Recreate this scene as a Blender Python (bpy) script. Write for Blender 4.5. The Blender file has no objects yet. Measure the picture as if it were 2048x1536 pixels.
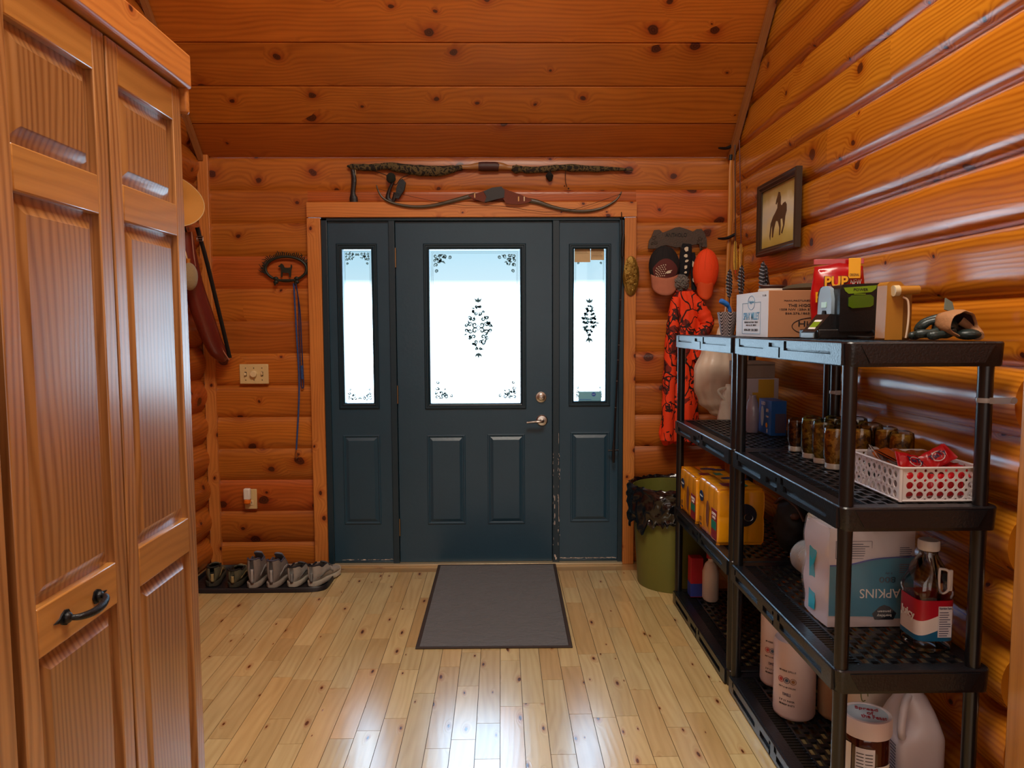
import bpy, bmesh, math, random
from mathutils import Vector, Matrix
R = random.Random(7)
PI = math.pi
C = bpy.context.scene.collection
# ------------------------------------------------------------------ camera calibration
F, PT, YW, RL, H = 1470., .0773, .01505, -.00404, 1.42
def _basis():
    f = Vector((math.sin(YW)*math.cos(PT), math.cos(YW)*math.cos(PT), -math.sin(PT)))
    r = Vector((math.cos(YW), -math.sin(YW), 0)); u = r.cross(f)
    c, s = math.cos(RL), math.sin(RL)
    return c*r+s*u, -s*r+c*u, f
BR, BU, BF = _basis()
def ray(x, y): return BR*((x-1024)/F) - BU*((y-768)/F) + BF
EYE = Vector((0, 0, H))
def PY(x, y, Y): d = ray(x, y); return EYE + d*(Y/d.y)
def PX(x, y, X): d = ray(x, y); return EYE + d*(X/d.x)
def PZ(x, y, Z): d = ray(x, y); return EYE + d*((Z-H)/d.z)
cam = bpy.data.objects.new('camera', bpy.data.cameras.new('camera')); C.objects.link(cam)
cam.data.sensor_width = 36; cam.data.lens = F/2048*36; cam.data.clip_start = .02
Mx = Matrix((BR, BU, -BF)).transposed().to_4x4(); Mx.translation = EYE; cam.matrix_world = Mx
bpy.context.scene.camera = cam
# ------------------------------------------------------------------ materials
def lin(c):
    if isinstance(c, str): c = tuple(int(c[i:i+2], 16)/255 for i in (0, 2, 4))
    return tuple(x/12.92 if x <= .04045 else ((x+.055)/1.055)**2.4 for x in c[:3])+(1,)
def newmat(name):
    m = bpy.data.materials.new(name); m.use_nodes = True
    nt = m.node_tree; nt.nodes.clear()
    def n(t, ins=None, **kw):
        x = nt.nodes.new(t)
        for k, v in kw.items(): setattr(x, k, v)
        for k, v in (ins or {}).items():
            if isinstance(v, bpy.types.NodeSocket): nt.links.new(v, x.inputs[k])
            elif v is not None: x.inputs[k].default_value = v
        return x
    return m, nt, n
_mc = {}
def mat(name, col, rough=.5, metal=0, bump=0, bs=200, var=0, vs=20, spec=.5, coat=0, sheen=0, alpha=None, emit=None):
    if name in _mc: return _mc[name]
    m, nt, n = newmat(name)
    c = lin(col)
    p = n('ShaderNodeBsdfPrincipled', {'Roughness': rough, 'Metallic': metal, 'Base Color': c, 'Specular IOR Level': spec, 'Coat Weight': coat, 'Sheen Weight': sheen})
    tc = n('ShaderNodeTexCoord')
    if var:
        ns = n('ShaderNodeTexNoise', {'Vector': tc.outputs['Object'], 'Scale': vs, 'Detail': 4.})
        mx = n('ShaderNodeMix', {0: ns.outputs[0], 6: tuple(max(0, x*(1-var)) for x in c[:3])+(1,), 7: tuple(min(1, x*(1+var)) for x in c[:3])+(1,)}, data_type='RGBA')
        nt.links.new(mx.outputs[2], p.inputs['Base Color'])
    if bump:
        ns = n('ShaderNodeTexNoise', {'Vector': tc.outputs['Object'], 'Scale': bs, 'Detail': 3.})
        b = n('ShaderNodeBump', {'Height': ns.outputs[0], 'Strength': bump, 'Distance': .004})
        nt.links.new(b.outputs[0], p.inputs['Normal'])
    if alpha is not None: p.inputs['Alpha'].default_value = alpha
    if emit: p.inputs['Emission Color'].default_value = c; p.inputs['Emission Strength'].default_value = emit
    o = n('ShaderNodeOutputMaterial', {0: p.outputs[0]})
    _mc[name] = m; return m
def math_(n, op, a, b=None, c=None, clamp=False):
    x = n('ShaderNodeMath', {0: a, 1: b, 2: c}, operation=op, use_clamp=clamp); return x.outputs[0]
def wood(name, dark, light, rough=.3, freq=55, ka=(4.3, 5.), ksz=(.03, .10), kden=.5, red=None, ringmix=.5, fine=120, coat=.0, crough=.12, dist=1.0, lowamp=1., kcol='2a0f08'):
    if name in _mc: return _mc[name]
    m, nt, n = newmat(name)
    uv = n('ShaderNodeUVMap', uv_map='UVMap').outputs[0]
    s = n('ShaderNodeSeparateXYZ', {0: uv}); u, v = s.outputs[0], s.outputs[1]
    def vec(a, b): return n('ShaderNodeCombineXYZ', {0: a, 1: b}).outputs[0]
    M = lambda op, a, b=None, c=None, cl=False: math_(n, op, a, b, c, cl)
    low = n('ShaderNodeTexNoise', {'Vector': vec(M('MULTIPLY', u, .9), M('MULTIPLY', v, 4.)), 'Scale': 1., 'Detail': 2.}).outputs[0]
    wob = n('ShaderNodeTexNoise', {'Vector': vec(M('MULTIPLY', u, 5.), M('MULTIPLY', v, 14.)), 'Scale': 1., 'Detail': 2.})
    ws = n('ShaderNodeSeparateXYZ', {0: wob.outputs[1]})
    ku = M('ADD', M('MULTIPLY', u, ka[0]), M('MULTIPLY', ws.outputs[0], .25)); kv = M('ADD', M('MULTIPLY', v, ka[1]), M('MULTIPLY', ws.outputs[1], .12))
    vo = n('ShaderNodeTexVoronoi', {'Vector': vec(ku, kv), 'Scale': 1.}, voronoi_dimensions='2D')
    cs = n('ShaderNodeSeparateXYZ', {0: vo.outputs['Color']})
    mask = M('LESS_THAN', cs.outputs[0], kden)
    size = M('MULTIPLY_ADD', M('POWER', cs.outputs[1], 1.7), ksz[1]-ksz[0], ksz[0])
    kd = M('DIVIDE', vo.outputs['Distance'], size)
    near = M('MULTIPLY', M('EXPONENT', M('MULTIPLY', M('MULTIPLY', kd, kd), -.12)), mask)
    ring = M('ADD', M('ADD', M('MULTIPLY', v, freq), M('MULTIPLY', low, 9.*lowamp)), M('MULTIPLY', near, 2.6*dist))
    sn = M('MULTIPLY_ADD', M('SINE', M('MULTIPLY', ring, 6.2832)), .5, .5)
    sn = M('POWER', sn, 1.6)
    fi = n('ShaderNodeTexNoise', {'Vector': vec(M('MULTIPLY', u, 2.5), M('ADD', M('MULTIPLY', v, fine), M('MULTIPLY', near, 5.))), 'Scale': 1., 'Detail': 3.}).outputs[0]
    blot = n('ShaderNodeTexNoise', {'Vector': vec(M('MULTIPLY', u, 2.2), M('MULTIPLY', v, 7.)), 'Scale': 1., 'Detail': 3.}).outputs[0]
    fac = M('ADD', M('ADD', M('MULTIPLY', sn, -ringmix*.55), M('MULTIPLY', fi, .5)), M('MULTIPLY', blot, .75), )
    fac = M('ADD', fac, .18, None, True)
    a = n('ShaderNodeAttribute', attribute_name='tone'); ts = n('ShaderNodeSeparateXYZ', {0: a.outputs['Vector']})
    base = n('ShaderNodeMix', {0: fac, 6: lin(dark), 7: lin(light)}, data_type='RGBA').outputs[2]
    if red: base = n('ShaderNodeMix', {0: ts.outputs[1], 6: base, 7: n('ShaderNodeMix', {0: fac, 6: lin(dark), 7: lin(red)}, data_type='RGBA').outputs[2]}, data_type='RGBA').outputs[2]
    base = n('ShaderNodeVectorMath', {0: base, 3: ts.outputs[0]}, operation='SCALE').outputs[0]
    # knots: halo then heart
    halo = M('MULTIPLY', M('EXPONENT', M('MULTIPLY', M('MULTIPLY', kd, kd), -.28)), mask)
    kb = n('ShaderNodeVectorMath', {0: base, 1: lin('b85a28')[:3]}, operation='MULTIPLY').outputs[0]
    base = n('ShaderNodeMix', {0: M('MULTIPLY', halo, .75), 6: base, 7: kb}, data_type='RGBA').outputs[2]
    kr = n('ShaderNodeMapRange', {0: kd, 1: .75, 2: 1.15, 3: 1., 4: 0.}, interpolation_type='SMOOTHSTEP').outputs[0]
    krr = M('MULTIPLY', kr, mask)
    kin = n('ShaderNodeMix', {0: M('MULTIPLY_ADD', M('SINE', M('MULTIPLY', kd, 14.)), .25, .3), 6: lin(kcol), 7: lin('6b3018')}, data_type='RGBA').outputs[2]
    base = n('ShaderNodeMix', {0: M('MULTIPLY', krr, .93), 6: base, 7: kin}, data_type='RGBA').outputs[2]
    bp = n('ShaderNodeBump', {'Height': M('ADD', M('MULTIPLY', fi, .4), M('ADD', M('MULTIPLY', blot, 1.2), M('MULTIPLY', sn, .25))), 'Strength': .25, 'Distance': .0015})
    p = n('ShaderNodeBsdfPrincipled', {'Base Color': base, 'Roughness': rough, 'Normal': bp.outputs[0], 'Coat Weight': coat, 'Coat Roughness': crough})
    n('ShaderNodeOutputMaterial', {0: p.outputs[0]})
    _mc[name] = m; return m
# ------------------------------------------------------------------ mesh builder
def frame(z, x=None):
    z = Vector(z).normalized()
    x = Vector(x) if x is not None else (Vector((1, 0, 0)) if abs(z.x) < .9 else Vector((0, 1, 0)))
    x = (x - z*x.dot(z)).normalized(); return x, z.cross(x), z
def mtx(o=(0, 0, 0), x=None, y=None, z=None, s=1):
    """matrix from origin and axes (two given)"""
    if x is None: x = Vector(y).cross(Vector(z))
    if y is None: y = Vector(z).cross(Vector(x))
    if z is None: z = Vector(x).cross(Vector(y))
    x, y, z = (Vector(a).normalized()*s for a in (x, y, z))
    m = Matrix((x, y, z)).transposed().to_4x4(); m.translation = Vector(o); return m
def rot(o=(0, 0, 0), rx=0, ry=0, rz=0, s=1):
    return Matrix.Translation(Vector(o)) @ Matrix.Rotation(rz, 4, 'Z') @ Matrix.Rotation(ry, 4, 'Y') @ Matrix.Rotation(rx, 4, 'X') @ Matrix.Scale(s, 4)
class MB:
    def __init__(s): s.v = []; s.f = []; s.uv = []; s.t = []; s.m = []
    def add(s, vs, fs, uvs=None, tone=(1, .3), m=0, M=None):
        o = len(s.v); s.v += [(M @ Vector(p)) if M is not None else Vector(p) for p in vs]
        for i, f in enumerate(fs):
            s.f.append([o+k for k in f]); s.uv.append(uvs[i] if uvs else [(vs[k][0], vs[k][1]) for k in f]); s.t.append(tone); s.m.append(m)
        return s
    def box(s, a, b, m=0, tone=None, axis=0, M=None, uo=None):
        a, b = [min(p, q) for p, q in zip(a, b)], [max(p, q) for p, q in zip(a, b)]
        tone = tone or (1, .3); uo = uo or (R.uniform(0, 90), R.uniform(0, 90))
        vs = [(x, y, z) for x in (a[0], b[0]) for y in (a[1], b[1]) for z in (a[2], b[2])]
        fs = [(0, 1, 3, 2), (4, 6, 7, 5), (0, 4, 5, 1), (2, 3, 7, 6), (0, 2, 6, 4), (1, 5, 7, 3)]
        o = [k for k in (0, 1, 2) if k != axis]
        uvs = [[(vs[k][axis]+uo[0], vs[k][o[0]]+vs[k][o[1]]*1.0+uo[1]) for k in f] for f in fs]
        return s.add(vs, fs, uvs, tone, m, M)
    def surf(s, fn, nu, nv, cu=False, cv=False, m=0, tone=(1, .3), M=None, us=1, vs_=1, flip=False):
        P = [fn(i/(nu if cu else nu-1), j/(nv if cv else nv-1)) for i in range(nu) for j in range(nv)]
        fs = []; uvs = []
        for i in range(nu if cu else nu-1):
            for j in range(nv if cv else nv-1):
                a, b = i, (i+1) % nu; c, d = j, (j+1) % nv
                f = (a*nv+c, b*nv+c, b*nv+d, a*nv+d); q = [(i/nu*us, j/nv*vs_), ((i+1)/nu*us, j/nv*vs_), ((i+1)/nu*us, (j+1)/nv*vs_), (i/nu*us, (j+1)/nv*vs_)]
                if flip: f = f[::-1]; q = q[::-1]
                fs.append(f); uvs.append(q)
        return s.add(P, fs, uvs, tone, m, M)
    def lathe(s, prof, o=(0, 0, 0), n=24, m=0, M=None, sx=1, sy=1, tone=(1, .3), fn=None):
        P = []; k = len(prof)
        for i in range(n):
            a = 2*PI*i/n
            for (r, z) in prof:
                rr = r*(fn(a, z) if fn else 1); P.append((o[0]+rr*math.cos(a)*sx, o[1]+rr*math.sin(a)*sy, o[2]+z))
        fs = []; uvs = []
        for i in range(n):
            for j in range(k-1):
                i2 = (i+1) % n
                if prof[j][0] < 1e-7: f = (i*k+j, i2*k+j+1, i*k+j+1)
                elif prof[j+1][0] < 1e-7: f = (i*k+j, i2*k+j, i*k+j+1)
                else: f = (i*k+j, i2*k+j, i2*k+j+1, i*k+j+1)
                fs.append(f); uvs.append([((i+1 if (q//k) == i2 and q//k != i else i)/n, prof[q % k][1]) for q in f])
        return s.add(P, fs, uvs, tone, m, M)
    def tube(s, pts, r, n=8, m=0, M=None, cap=True, closed=False, tone=(1, .3), sq=None, up=None):
        pts = [Vector(p) for p in pts]; k = len(pts)
        rs = r if isinstance(r, (list, tuple)) else [r]*k
        P = []; L = 0; Ls = []
        x = None
        for i in range(k):
            a = pts[(i-1) % k] if (closed or i > 0) else pts[i]; b = pts[(i+1) % k] if (closed or i < k-1) else pts[i]
            t = (b-a); t = t.normalized() if t.length > 1e-9 else Vector((0, 0, 1))
            if x is None: x, y, _ = frame(t, up)
            x = (x - t*x.dot(t)); x = x.normalized() if x.length > 1e-6 else frame(t)[0]; y = t.cross(x)
            if i: L += (pts[i]-pts[i-1]).length
            Ls.append(L)
            f = sq[i] if isinstance(sq, list) else (sq or 1)
            for j in range(n):
                a = 2*PI*j/n; P.append(pts[i]+x*(math.cos(a)*rs[i])+y*(math.sin(a)*rs[i]*f))
        fs = []; uvs = []
        for i in range(k if closed else k-1):
            i2 = (i+1) % k
            for j in range(n):
                j2 = (j+1) % n; fs.append((i*n+j, i*n+j2, i2*n+j2, i2*n+j))
                uvs.append([(Ls[i], j/n*.1), (Ls[i], (j+1)/n*.1), (Ls[i2], (j+1)/n*.1), (Ls[i2], j/n*.1)])
        if cap and not closed:
            fs.append(tuple(range(n))[::-1]); uvs.append([(0, 0)]*n)
            fs.append(tuple((k-1)*n+j for j in range(n))); uvs.append([(0, 0)]*n)
        return s.add(P, fs, uvs, tone, m, M)
    def prism(s, poly, h0, h1, m=0, M=None, tone=(1, .3), side_m=None):
        n = len(poly)
        if sum(poly[i][0]*poly[(i+1) % n][1]-poly[(i+1) % n][0]*poly[i][1] for i in range(n)) < 0: poly = poly[::-1]
        if h1 < h0: h0, h1 = h1, h0
        P = [(x, y, h0) for x, y in poly]+[(x, y, h1) for x, y in poly]
        s.add(P, [tuple(range(n))[::-1], tuple(range(n, 2*n))], None, tone, m, M)
        s.add(P, [(i, (i+1) % n, n+(i+1) % n, n+i) for i in range(n)], [[(P[i][0], P[i][1]), (P[(i+1) % n][0], P[(i+1) % n][1]), (P[(i+1) % n][0], P[(i+1) % n][1]+.05), (P[i][0], P[i][1]+.05)] for i in range(n)], tone, m if side_m is None else side_m, M)
        return s
    def ell(s, c, r, nu=16, nv=10, m=0, M=None, fn=None, tone=(1, .3)):
        r = (r, r, r) if not hasattr(r, '__len__') else r
        prof = [(math.sin(PI*j/nv) if 0 < j < nv else 0, -math.cos(PI*j/nv)) for j in range(nv+1)]
        P = []; k = nv+1
        T = Matrix.Translation(Vector(c)) @ Matrix.Diagonal((r[0], r[1], r[2], 1))
        if M is not None: T = M @ T
        sub = MB(); sub.lathe(prof, n=nu, fn=fn)
        return s.add([tuple(p) for p in sub.v], sub.f, sub.uv, tone, m, T)
    def mold(s, x0, x1, z0, z1, prof, y0, m=0, cap=True, tone=(1, .3), M=None, out=-1):
        """mitred frame loops in the XZ plane facing -Y; prof = [(inset, height toward viewer)]"""
        P = []; k = len(prof)
        for ins, h in prof: P += [(x0+ins, y0+out*h, z0+ins), (x1-ins, y0+out*h, z0+ins), (x1-ins, y0+out*h, z1-ins), (x0+ins, y0+out*h, z1-ins)]
        fs = []; uvs = []
        for i in range(k-1):
            for j in range(4):
                j2 = (j+1) % 4; f = (i*4+j, i*4+j2, (i+1)*4+j2, (i+1)*4+j)
                fs.append(f)
                ax = 0 if j in (0, 2) else 2
                uvs.append([(P[q][ax], P[q][2-ax]) for q in f])
        if cap: f = tuple((k-1)*4+j for j in range(4)); fs.append(f); uvs.append([(P[q][2], P[q][0]) for q in f])
        return s.add(P, fs, uvs, tone, m, M)
    def build(s, name, mats, parent=None, w=False, bevel=None, sub=0, smooth=38, solid=None, seg=2):
        me = bpy.data.meshes.new(name)
        off = Vector((0, 0, 0))
        if parent is None:
            lo = [min(p[i] for p in s.v) for i in range(3)]; hi = [max(p[i] for p in s.v) for i in range(3)]
            off = Vector(((lo[0]+hi[0])/2, (lo[1]+hi[1])/2, lo[2]))
        elif w:
            r = parent
            while r.parent: r = r.parent
            off = r.location.copy()
        me.from_pydata([tuple(p-off) for p in s.v], [], s.f)
        ul = me.uv_layers.new(name='UVMap'); at = me.color_attributes.new('tone', 'FLOAT_COLOR', 'CORNER')
        U = []; T_ = []
        for i, f in enumerate(s.f):
            t = s.t[i]
            for j in range(len(f)): U += [s.uv[i][j][0], s.uv[i][j][1]]; T_ += [t[0], t[1], 0., 1.]
        me.uv_layers['UVMap'].data.foreach_set('uv', U); me.color_attributes['tone'].data.foreach_set('color', T_)
        mats = mats if isinstance(mats, (list, tuple)) else [mats]
        for x in mats: me.materials.append(x)
        me.polygons.foreach_set('material_index', s.m)
        me.validate()
        bm = bmesh.new(); bm.from_mesh(me)
        if smooth:
            ca = math.radians(smooth)
            for f in bm.faces: f.smooth = True
            for e in bm.edges:
                if len(e.link_faces) == 2 and e.calc_face_angle(0) > ca: e.smooth = False
        bm.to_mesh(me); bm.free(); me.update()
        o = bpy.data.objects.new(name, me); C.objects.link(o)
        if parent is None: o.location = off
        else: o.parent = parent
        if solid: d = o.modifiers.new('solid', 'SOLIDIFY'); d.thickness = solid; d.offset = 0
        if bevel: b = o.modifiers.new('bevel', 'BEVEL'); b.width = bevel; b.segments = seg; b.limit_method = 'ANGLE'; b.angle_limit = .6; b.harden_normals = False
        if sub: d = o.modifiers.new('sub', 'SUBSURF'); d.levels = sub; d.render_levels = sub
        return o
def thing(name, label, cat, loc=(0, 0, 0), rz=0, group=None, kind=None):
    o = bpy.data.objects.new(name, None); C.objects.link(o); o.location = loc; o.rotation_euler = (0, 0, rz); o.empty_display_size = .05
    if kind: o['kind'] = kind
    else: o['label'] = label; o['category'] = cat
    if group: o['group'] = group
    return o
def tag(o, label, cat, group=None):
    o['label'] = label; o['category'] = cat
    if group: o['group'] = group
    return o
def struct(o): o['kind'] = 'structure'; return o
def text(s, mt, parent, M, size=.02, width=None, ext=.0004, w=True, name='lettering', bold=0, height=None):
    cu = bpy.data.curves.new('t', 'FONT'); cu.body = s; cu.size = 1; cu.align_x = 'CENTER'; cu.align_y = 'CENTER'; cu.extrude = ext; cu.offset = bold; cu.resolution_u = 3
    to = bpy.data.objects.new('t', cu); C.objects.link(to)
    dg = bpy.context.evaluated_depsgraph_get(); me = bpy.data.meshes.new_from_object(to.evaluated_get(dg)); bpy.data.objects.remove(to); bpy.data.curves.remove(cu)
    xs = [v.co.x for v in me.vertices]; ys = [v.co.y for v in me.vertices]
    sx = (width/(max(xs)-min(xs))) if width else 1; sy = (height/(max(ys)-min(ys))) if height else (sx if width else 1)
    off = Vector((0, 0, 0))
    if w:
        r = parent
        while r.parent: r = r.parent
        off = r.location.copy()
    cx_ = (max(xs)+min(xs))/2; cy_ = (max(ys)+min(ys))/2
    for v in me.vertices: v.co = (M @ Vector(((v.co.x-cx_)*sx, (v.co.y-cy_)*sy, v.co.z))) - off
    me.materials.clear(); me.materials.append(mt)
    me.name = name; o = bpy.data.objects.new(name, me); C.objects.link(o); o.parent = parent; return o
def catmull(pts, k=6, closed=False):
    pts = [Vector(p) for p in pts]; n = len(pts); out = []
    for i in range(n if closed else n-1):
        p0, p1, p2, p3 = (pts[(i-1) % n] if closed or i > 0 else pts[0], pts[i], pts[(i+1) % n], pts[(i+2) % n] if closed or i < n-2 else pts[-1])
        for j in range(k):
            t = j/k; out.append(.5*((2*p1)+(p2-p0)*t+(2*p0-5*p1+4*p2-p3)*t*t+(3*p1-p0-3*p2+p3)*t**3))
    if not closed: out.append(pts[-1])
    return out
# ------------------------------------------------------------------ wood kinds
W_FRONT = wood('pine_door_wall', '803a0e', 'd07c2a', rough=.33, freq=50, red='c46226', kden=.62, ksz=(.035, .14), fine=90, ringmix=.5)
W_RIGHT = wood('pine_right_wall', '984c08', 'df9526', rough=.25, freq=60, red='cc7a1e', kden=.5, ksz=(.03, .13), ringmix=.8, fine=110, coat=.5, crough=.2)
W_CEIL = wood('pine_ceiling', '883f0a', 'd6812a', rough=.36, freq=45, red='b85e1e', kden=.5, ksz=(.02, .13), ringmix=.5)
W_DOOR = wood('pine_bifold_panel', '74421c', 'b88450', rough=.3, freq=62, kden=.0, ringmix=.85, fine=160, lowamp=.9, coat=1., crough=.21)
W_RAIL = wood('pine_bifold_rail', '8a5622', 'bc8444', rough=.32, freq=40, kden=.0, ringmix=.45, fine=150, coat=.7, crough=.17)
W_FLOOR = wood('maple_strip_floor', 'a8864e', 'e2cc94', rough=.22, freq=30, ka=(5, 14), ksz=(.02, .09), kden=.42, red='dcb274', ringmix=.25, coat=.9, crough=.2, fine=60, kcol='4a2c18')
W_TRIM = wood('pine_trim', '94481a', 'd88a40', rough=.4, freq=60, ka=(7, 9), ksz=(.04, .12), kden=.3, ringmix=.4)
W_TRIMD = wood('pine_trim_brown', '7a4a28', 'a8703e', rough=.5, freq=60, ka=(7, 9), ksz=(.04, .1), kden=.2, ringmix=.3)
D = 4.34
def tn(lo=.74, hi=1.12): return (R.uniform(lo, hi), R.random()**1.5)
def course(mb, p0, ax, z0, z1, length, n, bulge, e=2.4, tone=None, m=0, seg=10, ends=None, length_fn=None):
    """one board: starts at p0, runs along ax (unit) for length, bulges along n"""
    tone = tone or tn(); uo = (R.uniform(0, 90), R.uniform(0, 90)); ax = Vector(ax); n = Vector(n); P = []; arc = 0; prev = None; vv = []
    for i in range(seg+1):
        t = i/seg; b = bulge*(1-abs(2*t-1)**e)
        b = max(b, 0); q = (b, z0+(z1-z0)*t)
        if prev: arc += math.hypot(q[0]-prev[0], q[1]-prev[1])
        prev = q; vv.append((q, arc))
    fs = []; uvs = []
    for (b, z), a in vv:
        L = length_fn(z) if length_fn else length
        P.append(Vector(p0)+n*b+Vector((0, 0, z))); P.append(Vector(p0)+ax*L+n*b+Vector((0, 0, z)))
    fl = n.dot(ax.cross(Vector((0, 0, 1)))) < 0
    for i in range(seg):
        f = (2*i, 2*i+1, 2*i+3, 2*i+2)
        L = [(P[k]-Vector(p0)).dot(ax) for k in f]
        q = [(L[j]+uo[0], vv[k//2][1]+uo[1]) for j, k in enumerate(f)]
        if fl: f = f[::-1]; q = q[::-1]
        fs.append(f); uvs.append(q)
    # end caps
    for side in (0, 1):
        f = tuple(2*i+side for i in range(seg+1)); fs.append(f if side else f[::-1]); uvs.append([(P[k].z, 0) for k in f])
    mb.add(P, fs, uvs, tone, m)
SP = .1887
def splits(a, b, lo, hi):
    out = [a]; x = a+R.uniform(lo, hi)
    while x < b-.35: out.append(x); x += R.uniform(lo, hi)
    return out+[b]
# ---- door wall
mb = MB(); z0 = .139-SP
XL, XR = -1.79, 1.41
k = 0
while True:
    a = z0+k*SP; b = a+SP
    if a > 2.44: break
    a2 = max(a, 0)
    def strip(x0, x1, za, zb, bl): course(mb, (x0, D+.012, 0), (1, 0, 0), za, zb, x1-x0, (0, -1, 0), bl, 5 if za > .8 else 3.4, tn(.78, 1.08), seg=12)
    bl = .022 if k < 7 else .013
    if b <= 2.06:
        strip(XL, -1.10, a2, b, bl); strip(.78, XR, a2, b, bl)
    elif a < 2.142:
        strip(XL, -1.113, a2, b, bl); strip(.792, XR, a2, b, bl); strip(-1.113, .792, 2.138, b, .012)
    else:
        strip(XL, XR, a, min(b, 2.46), bl)
    k += 1
struct(mb.build('wall_front', W_FRONT, smooth=35))
# ---- side walls
def ceil_y(z): return D+.08 if z < 2.33 else D+.01-(z-2.404)/.985
def ceil_z(y): return 2.404+(D-y)*.985
GX = 1.385
mb = MB(); k = -1
SEAM = {3: 2.95, 4: 2.62, 5: 2.9, 8: 3.5, 9: 3.05, 10: 3.1, 11: 2.6}
while .177+k*SP < 4.3:
    a = max(.177+k*SP, 0); b = .177+(k+1)*SP
    y0 = 1.865+(.012 if k % 2 else -.01) if b < 1.33 else -2.5
    sp = [y0, 4.42]
    if k in SEAM: sp = [y0, SEAM[k], 4.42]
    elif y0 > 0: sp = [y0, R.uniform(2.6, 3.4), 4.42]
    else: sp = [y0, R.uniform(.2, 1.2), 4.42]
    for i in range(len(sp)-1):
        last = i == len(sp)-2
        lf = (lambda z, s=sp[i], q=sp[i+1], l=last: max(.01, (min(q, ceil_y(z)) if z < 3.95 else min(q, 2.8))-s))
        course(mb, (GX, sp[i], 0), (0, 1, 0), a, b, 0, (-1, 0, 0), (.052 if b < 1.33 else .026+.008*(k % 2)) if not last else (.034 if b < 1.33 else .024+.006*(k % 2)), 6 if b > 1.33 else 2.3, tn(.84, 1.12), length_fn=lf, seg=14)
    k += 1
struct(mb.build('wall_right', W_RIGHT, smooth=35))
mb = MB(); k = -1
while .177+k*SP < 4.3:
    a = max(.177+k*SP, 0); b = .177+(k+1)*SP
    lf = lambda z: (min(4.42, ceil_y(z)+.04) if z < 3.95 else 2.8)+2.5
    course(mb, (-1.765, -2.5, 0), (0, 1, 0), a, b, 0, (1, 0, 0), .045, 1.9, tn(.84, 1.05), length_fn=lf, seg=12)
    k += 1
struct(mb.build('wall_left', W_FRONT, smooth=35))
# backing behind the log ends of the right wall, low post beside it
mb = MB(); mb.box((1.385, -2.5, 0), (1.40, 1.9, 1.32), axis=2, tone=(.75, .9)); struct(mb.build('wall_right_low', W_TRIM))
mb = MB(); mb.box((1.27, 1.60, 0), (1.345, 1.765, 1.305), axis=2, tone=(1.1, .1)); struct(mb.build('trim_5', W_RAIL, bevel=.004))
# ---- ceiling
mb = MB()
def slope_s(py):   # distance up the slope hit by a pixel row at the room's middle
    d = ray(900, py); # EYE + t d on plane z = 2.404+.985(D-y)
    t = (2.404+.985*D-H)/(d.z+.985*d.y); return (D-(t*d.y))
ys = [0]+[slope_s(p) for p in (247, 172, 85, -8)]
while ys[-1] < 1.75: ys.append(ys[-1]+.165)
for i in range(len(ys)-1):
    t = tn(.80, 1.06); uo = (R.uniform(0, 90), R.uniform(0, 90)); g = .004
    prof = [(0, -.005), (g, g*1.2), ((ys[i+1]-ys[i])*.5, .009), ((ys[i+1]-ys[i])-g, g*1.2), (ys[i+1]-ys[i], -.005)]
    P = []
    for q, h in prof:
        for x in (-1.80, 1.42): P.append((x, D-ys[i]-q-h*.7, 2.404+.985*(ys[i]+q)-h*.7))
    fs = [(2*j, 2*j+1, 2*j+3, 2*j+2) for j in range(4)]
    mb.add(P, fs, [[(P[k][0]+uo[0], prof[k//2][0]*1.4+uo[1]) for k in f] for f in fs], t)
y2 = D-ys[-1]; z2 = 2.404+.985*ys[-1]
mb.box((-1.8, -2.5, z2), (1.42, y2, z2+.03))
struct(mb.build('ceiling', W_CEIL, smooth=30))
mb = MB(); mb.box((-1.8, -2.55, 0), (1.45, -2.5, 4.4), tone=(.9, .3)); struct(mb.build('wall_back', W_FRONT))
# ---- corner and edge trims
def trim(nm, a, b, mt=W_TRIM, axis=2, bevel=.003, tone=(1, .3)):
    m_ = MB(); m_.box(a, b, axis=axis, tone=tone); return struct(m_.build(nm, mt, bevel=bevel))
trim('trim_1', (-1.735, 4.315, 0), (-1.672, 4.345, 2.41)); trim('trim_2', (1.335, 4.315, 0), (1.385, 4.345, 2.40))
for nm, x0, x1 in (('trim_3', -1.725, -1.695), ('trim_4', 1.318, 1.352)):
    L = 2.2; m_ = MB(); ang = math.atan(.985)
    Mt = Matrix.Translation((0, D-.012, 2.395)) @ Matrix.Rotation(PI-ang, 4, 'X')
    m_.box((x0, -.002, -.002), (x1, L, .028), axis=1, M=Mt); struct(m_.build(nm, W_TRIMD, bevel=.003))
# ---- floor
mb = MB(); pw = .0845; x = -.0095-21*pw; FY0, FY1 = -1.2, 4.19
mb.box((-1.8, -2.5, -.03), (1.45, 4.40, -.004), m=1)
while x < 1.42:
    y = FY0-R.uniform(0, .4)
    while y < FY1:
        L = R.choice((.22, .3, .38, .45, .52, .6)); y1 = min(y+L, FY1); g = .0010
        if y1-y > .03: mb.box((x+g, y+g, -.01), (x+pw-g, y1-g, 0), axis=1, tone=(R.uniform(.86, 1.06), R.random()**2*.8))
        y += L
    x += pw
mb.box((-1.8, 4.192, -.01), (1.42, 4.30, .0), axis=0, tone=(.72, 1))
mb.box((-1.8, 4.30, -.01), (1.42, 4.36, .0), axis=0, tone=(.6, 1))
struct(mb.build('floor', [W_FLOOR, mat('floor_gap', '2a180c', .9)]))
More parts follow.
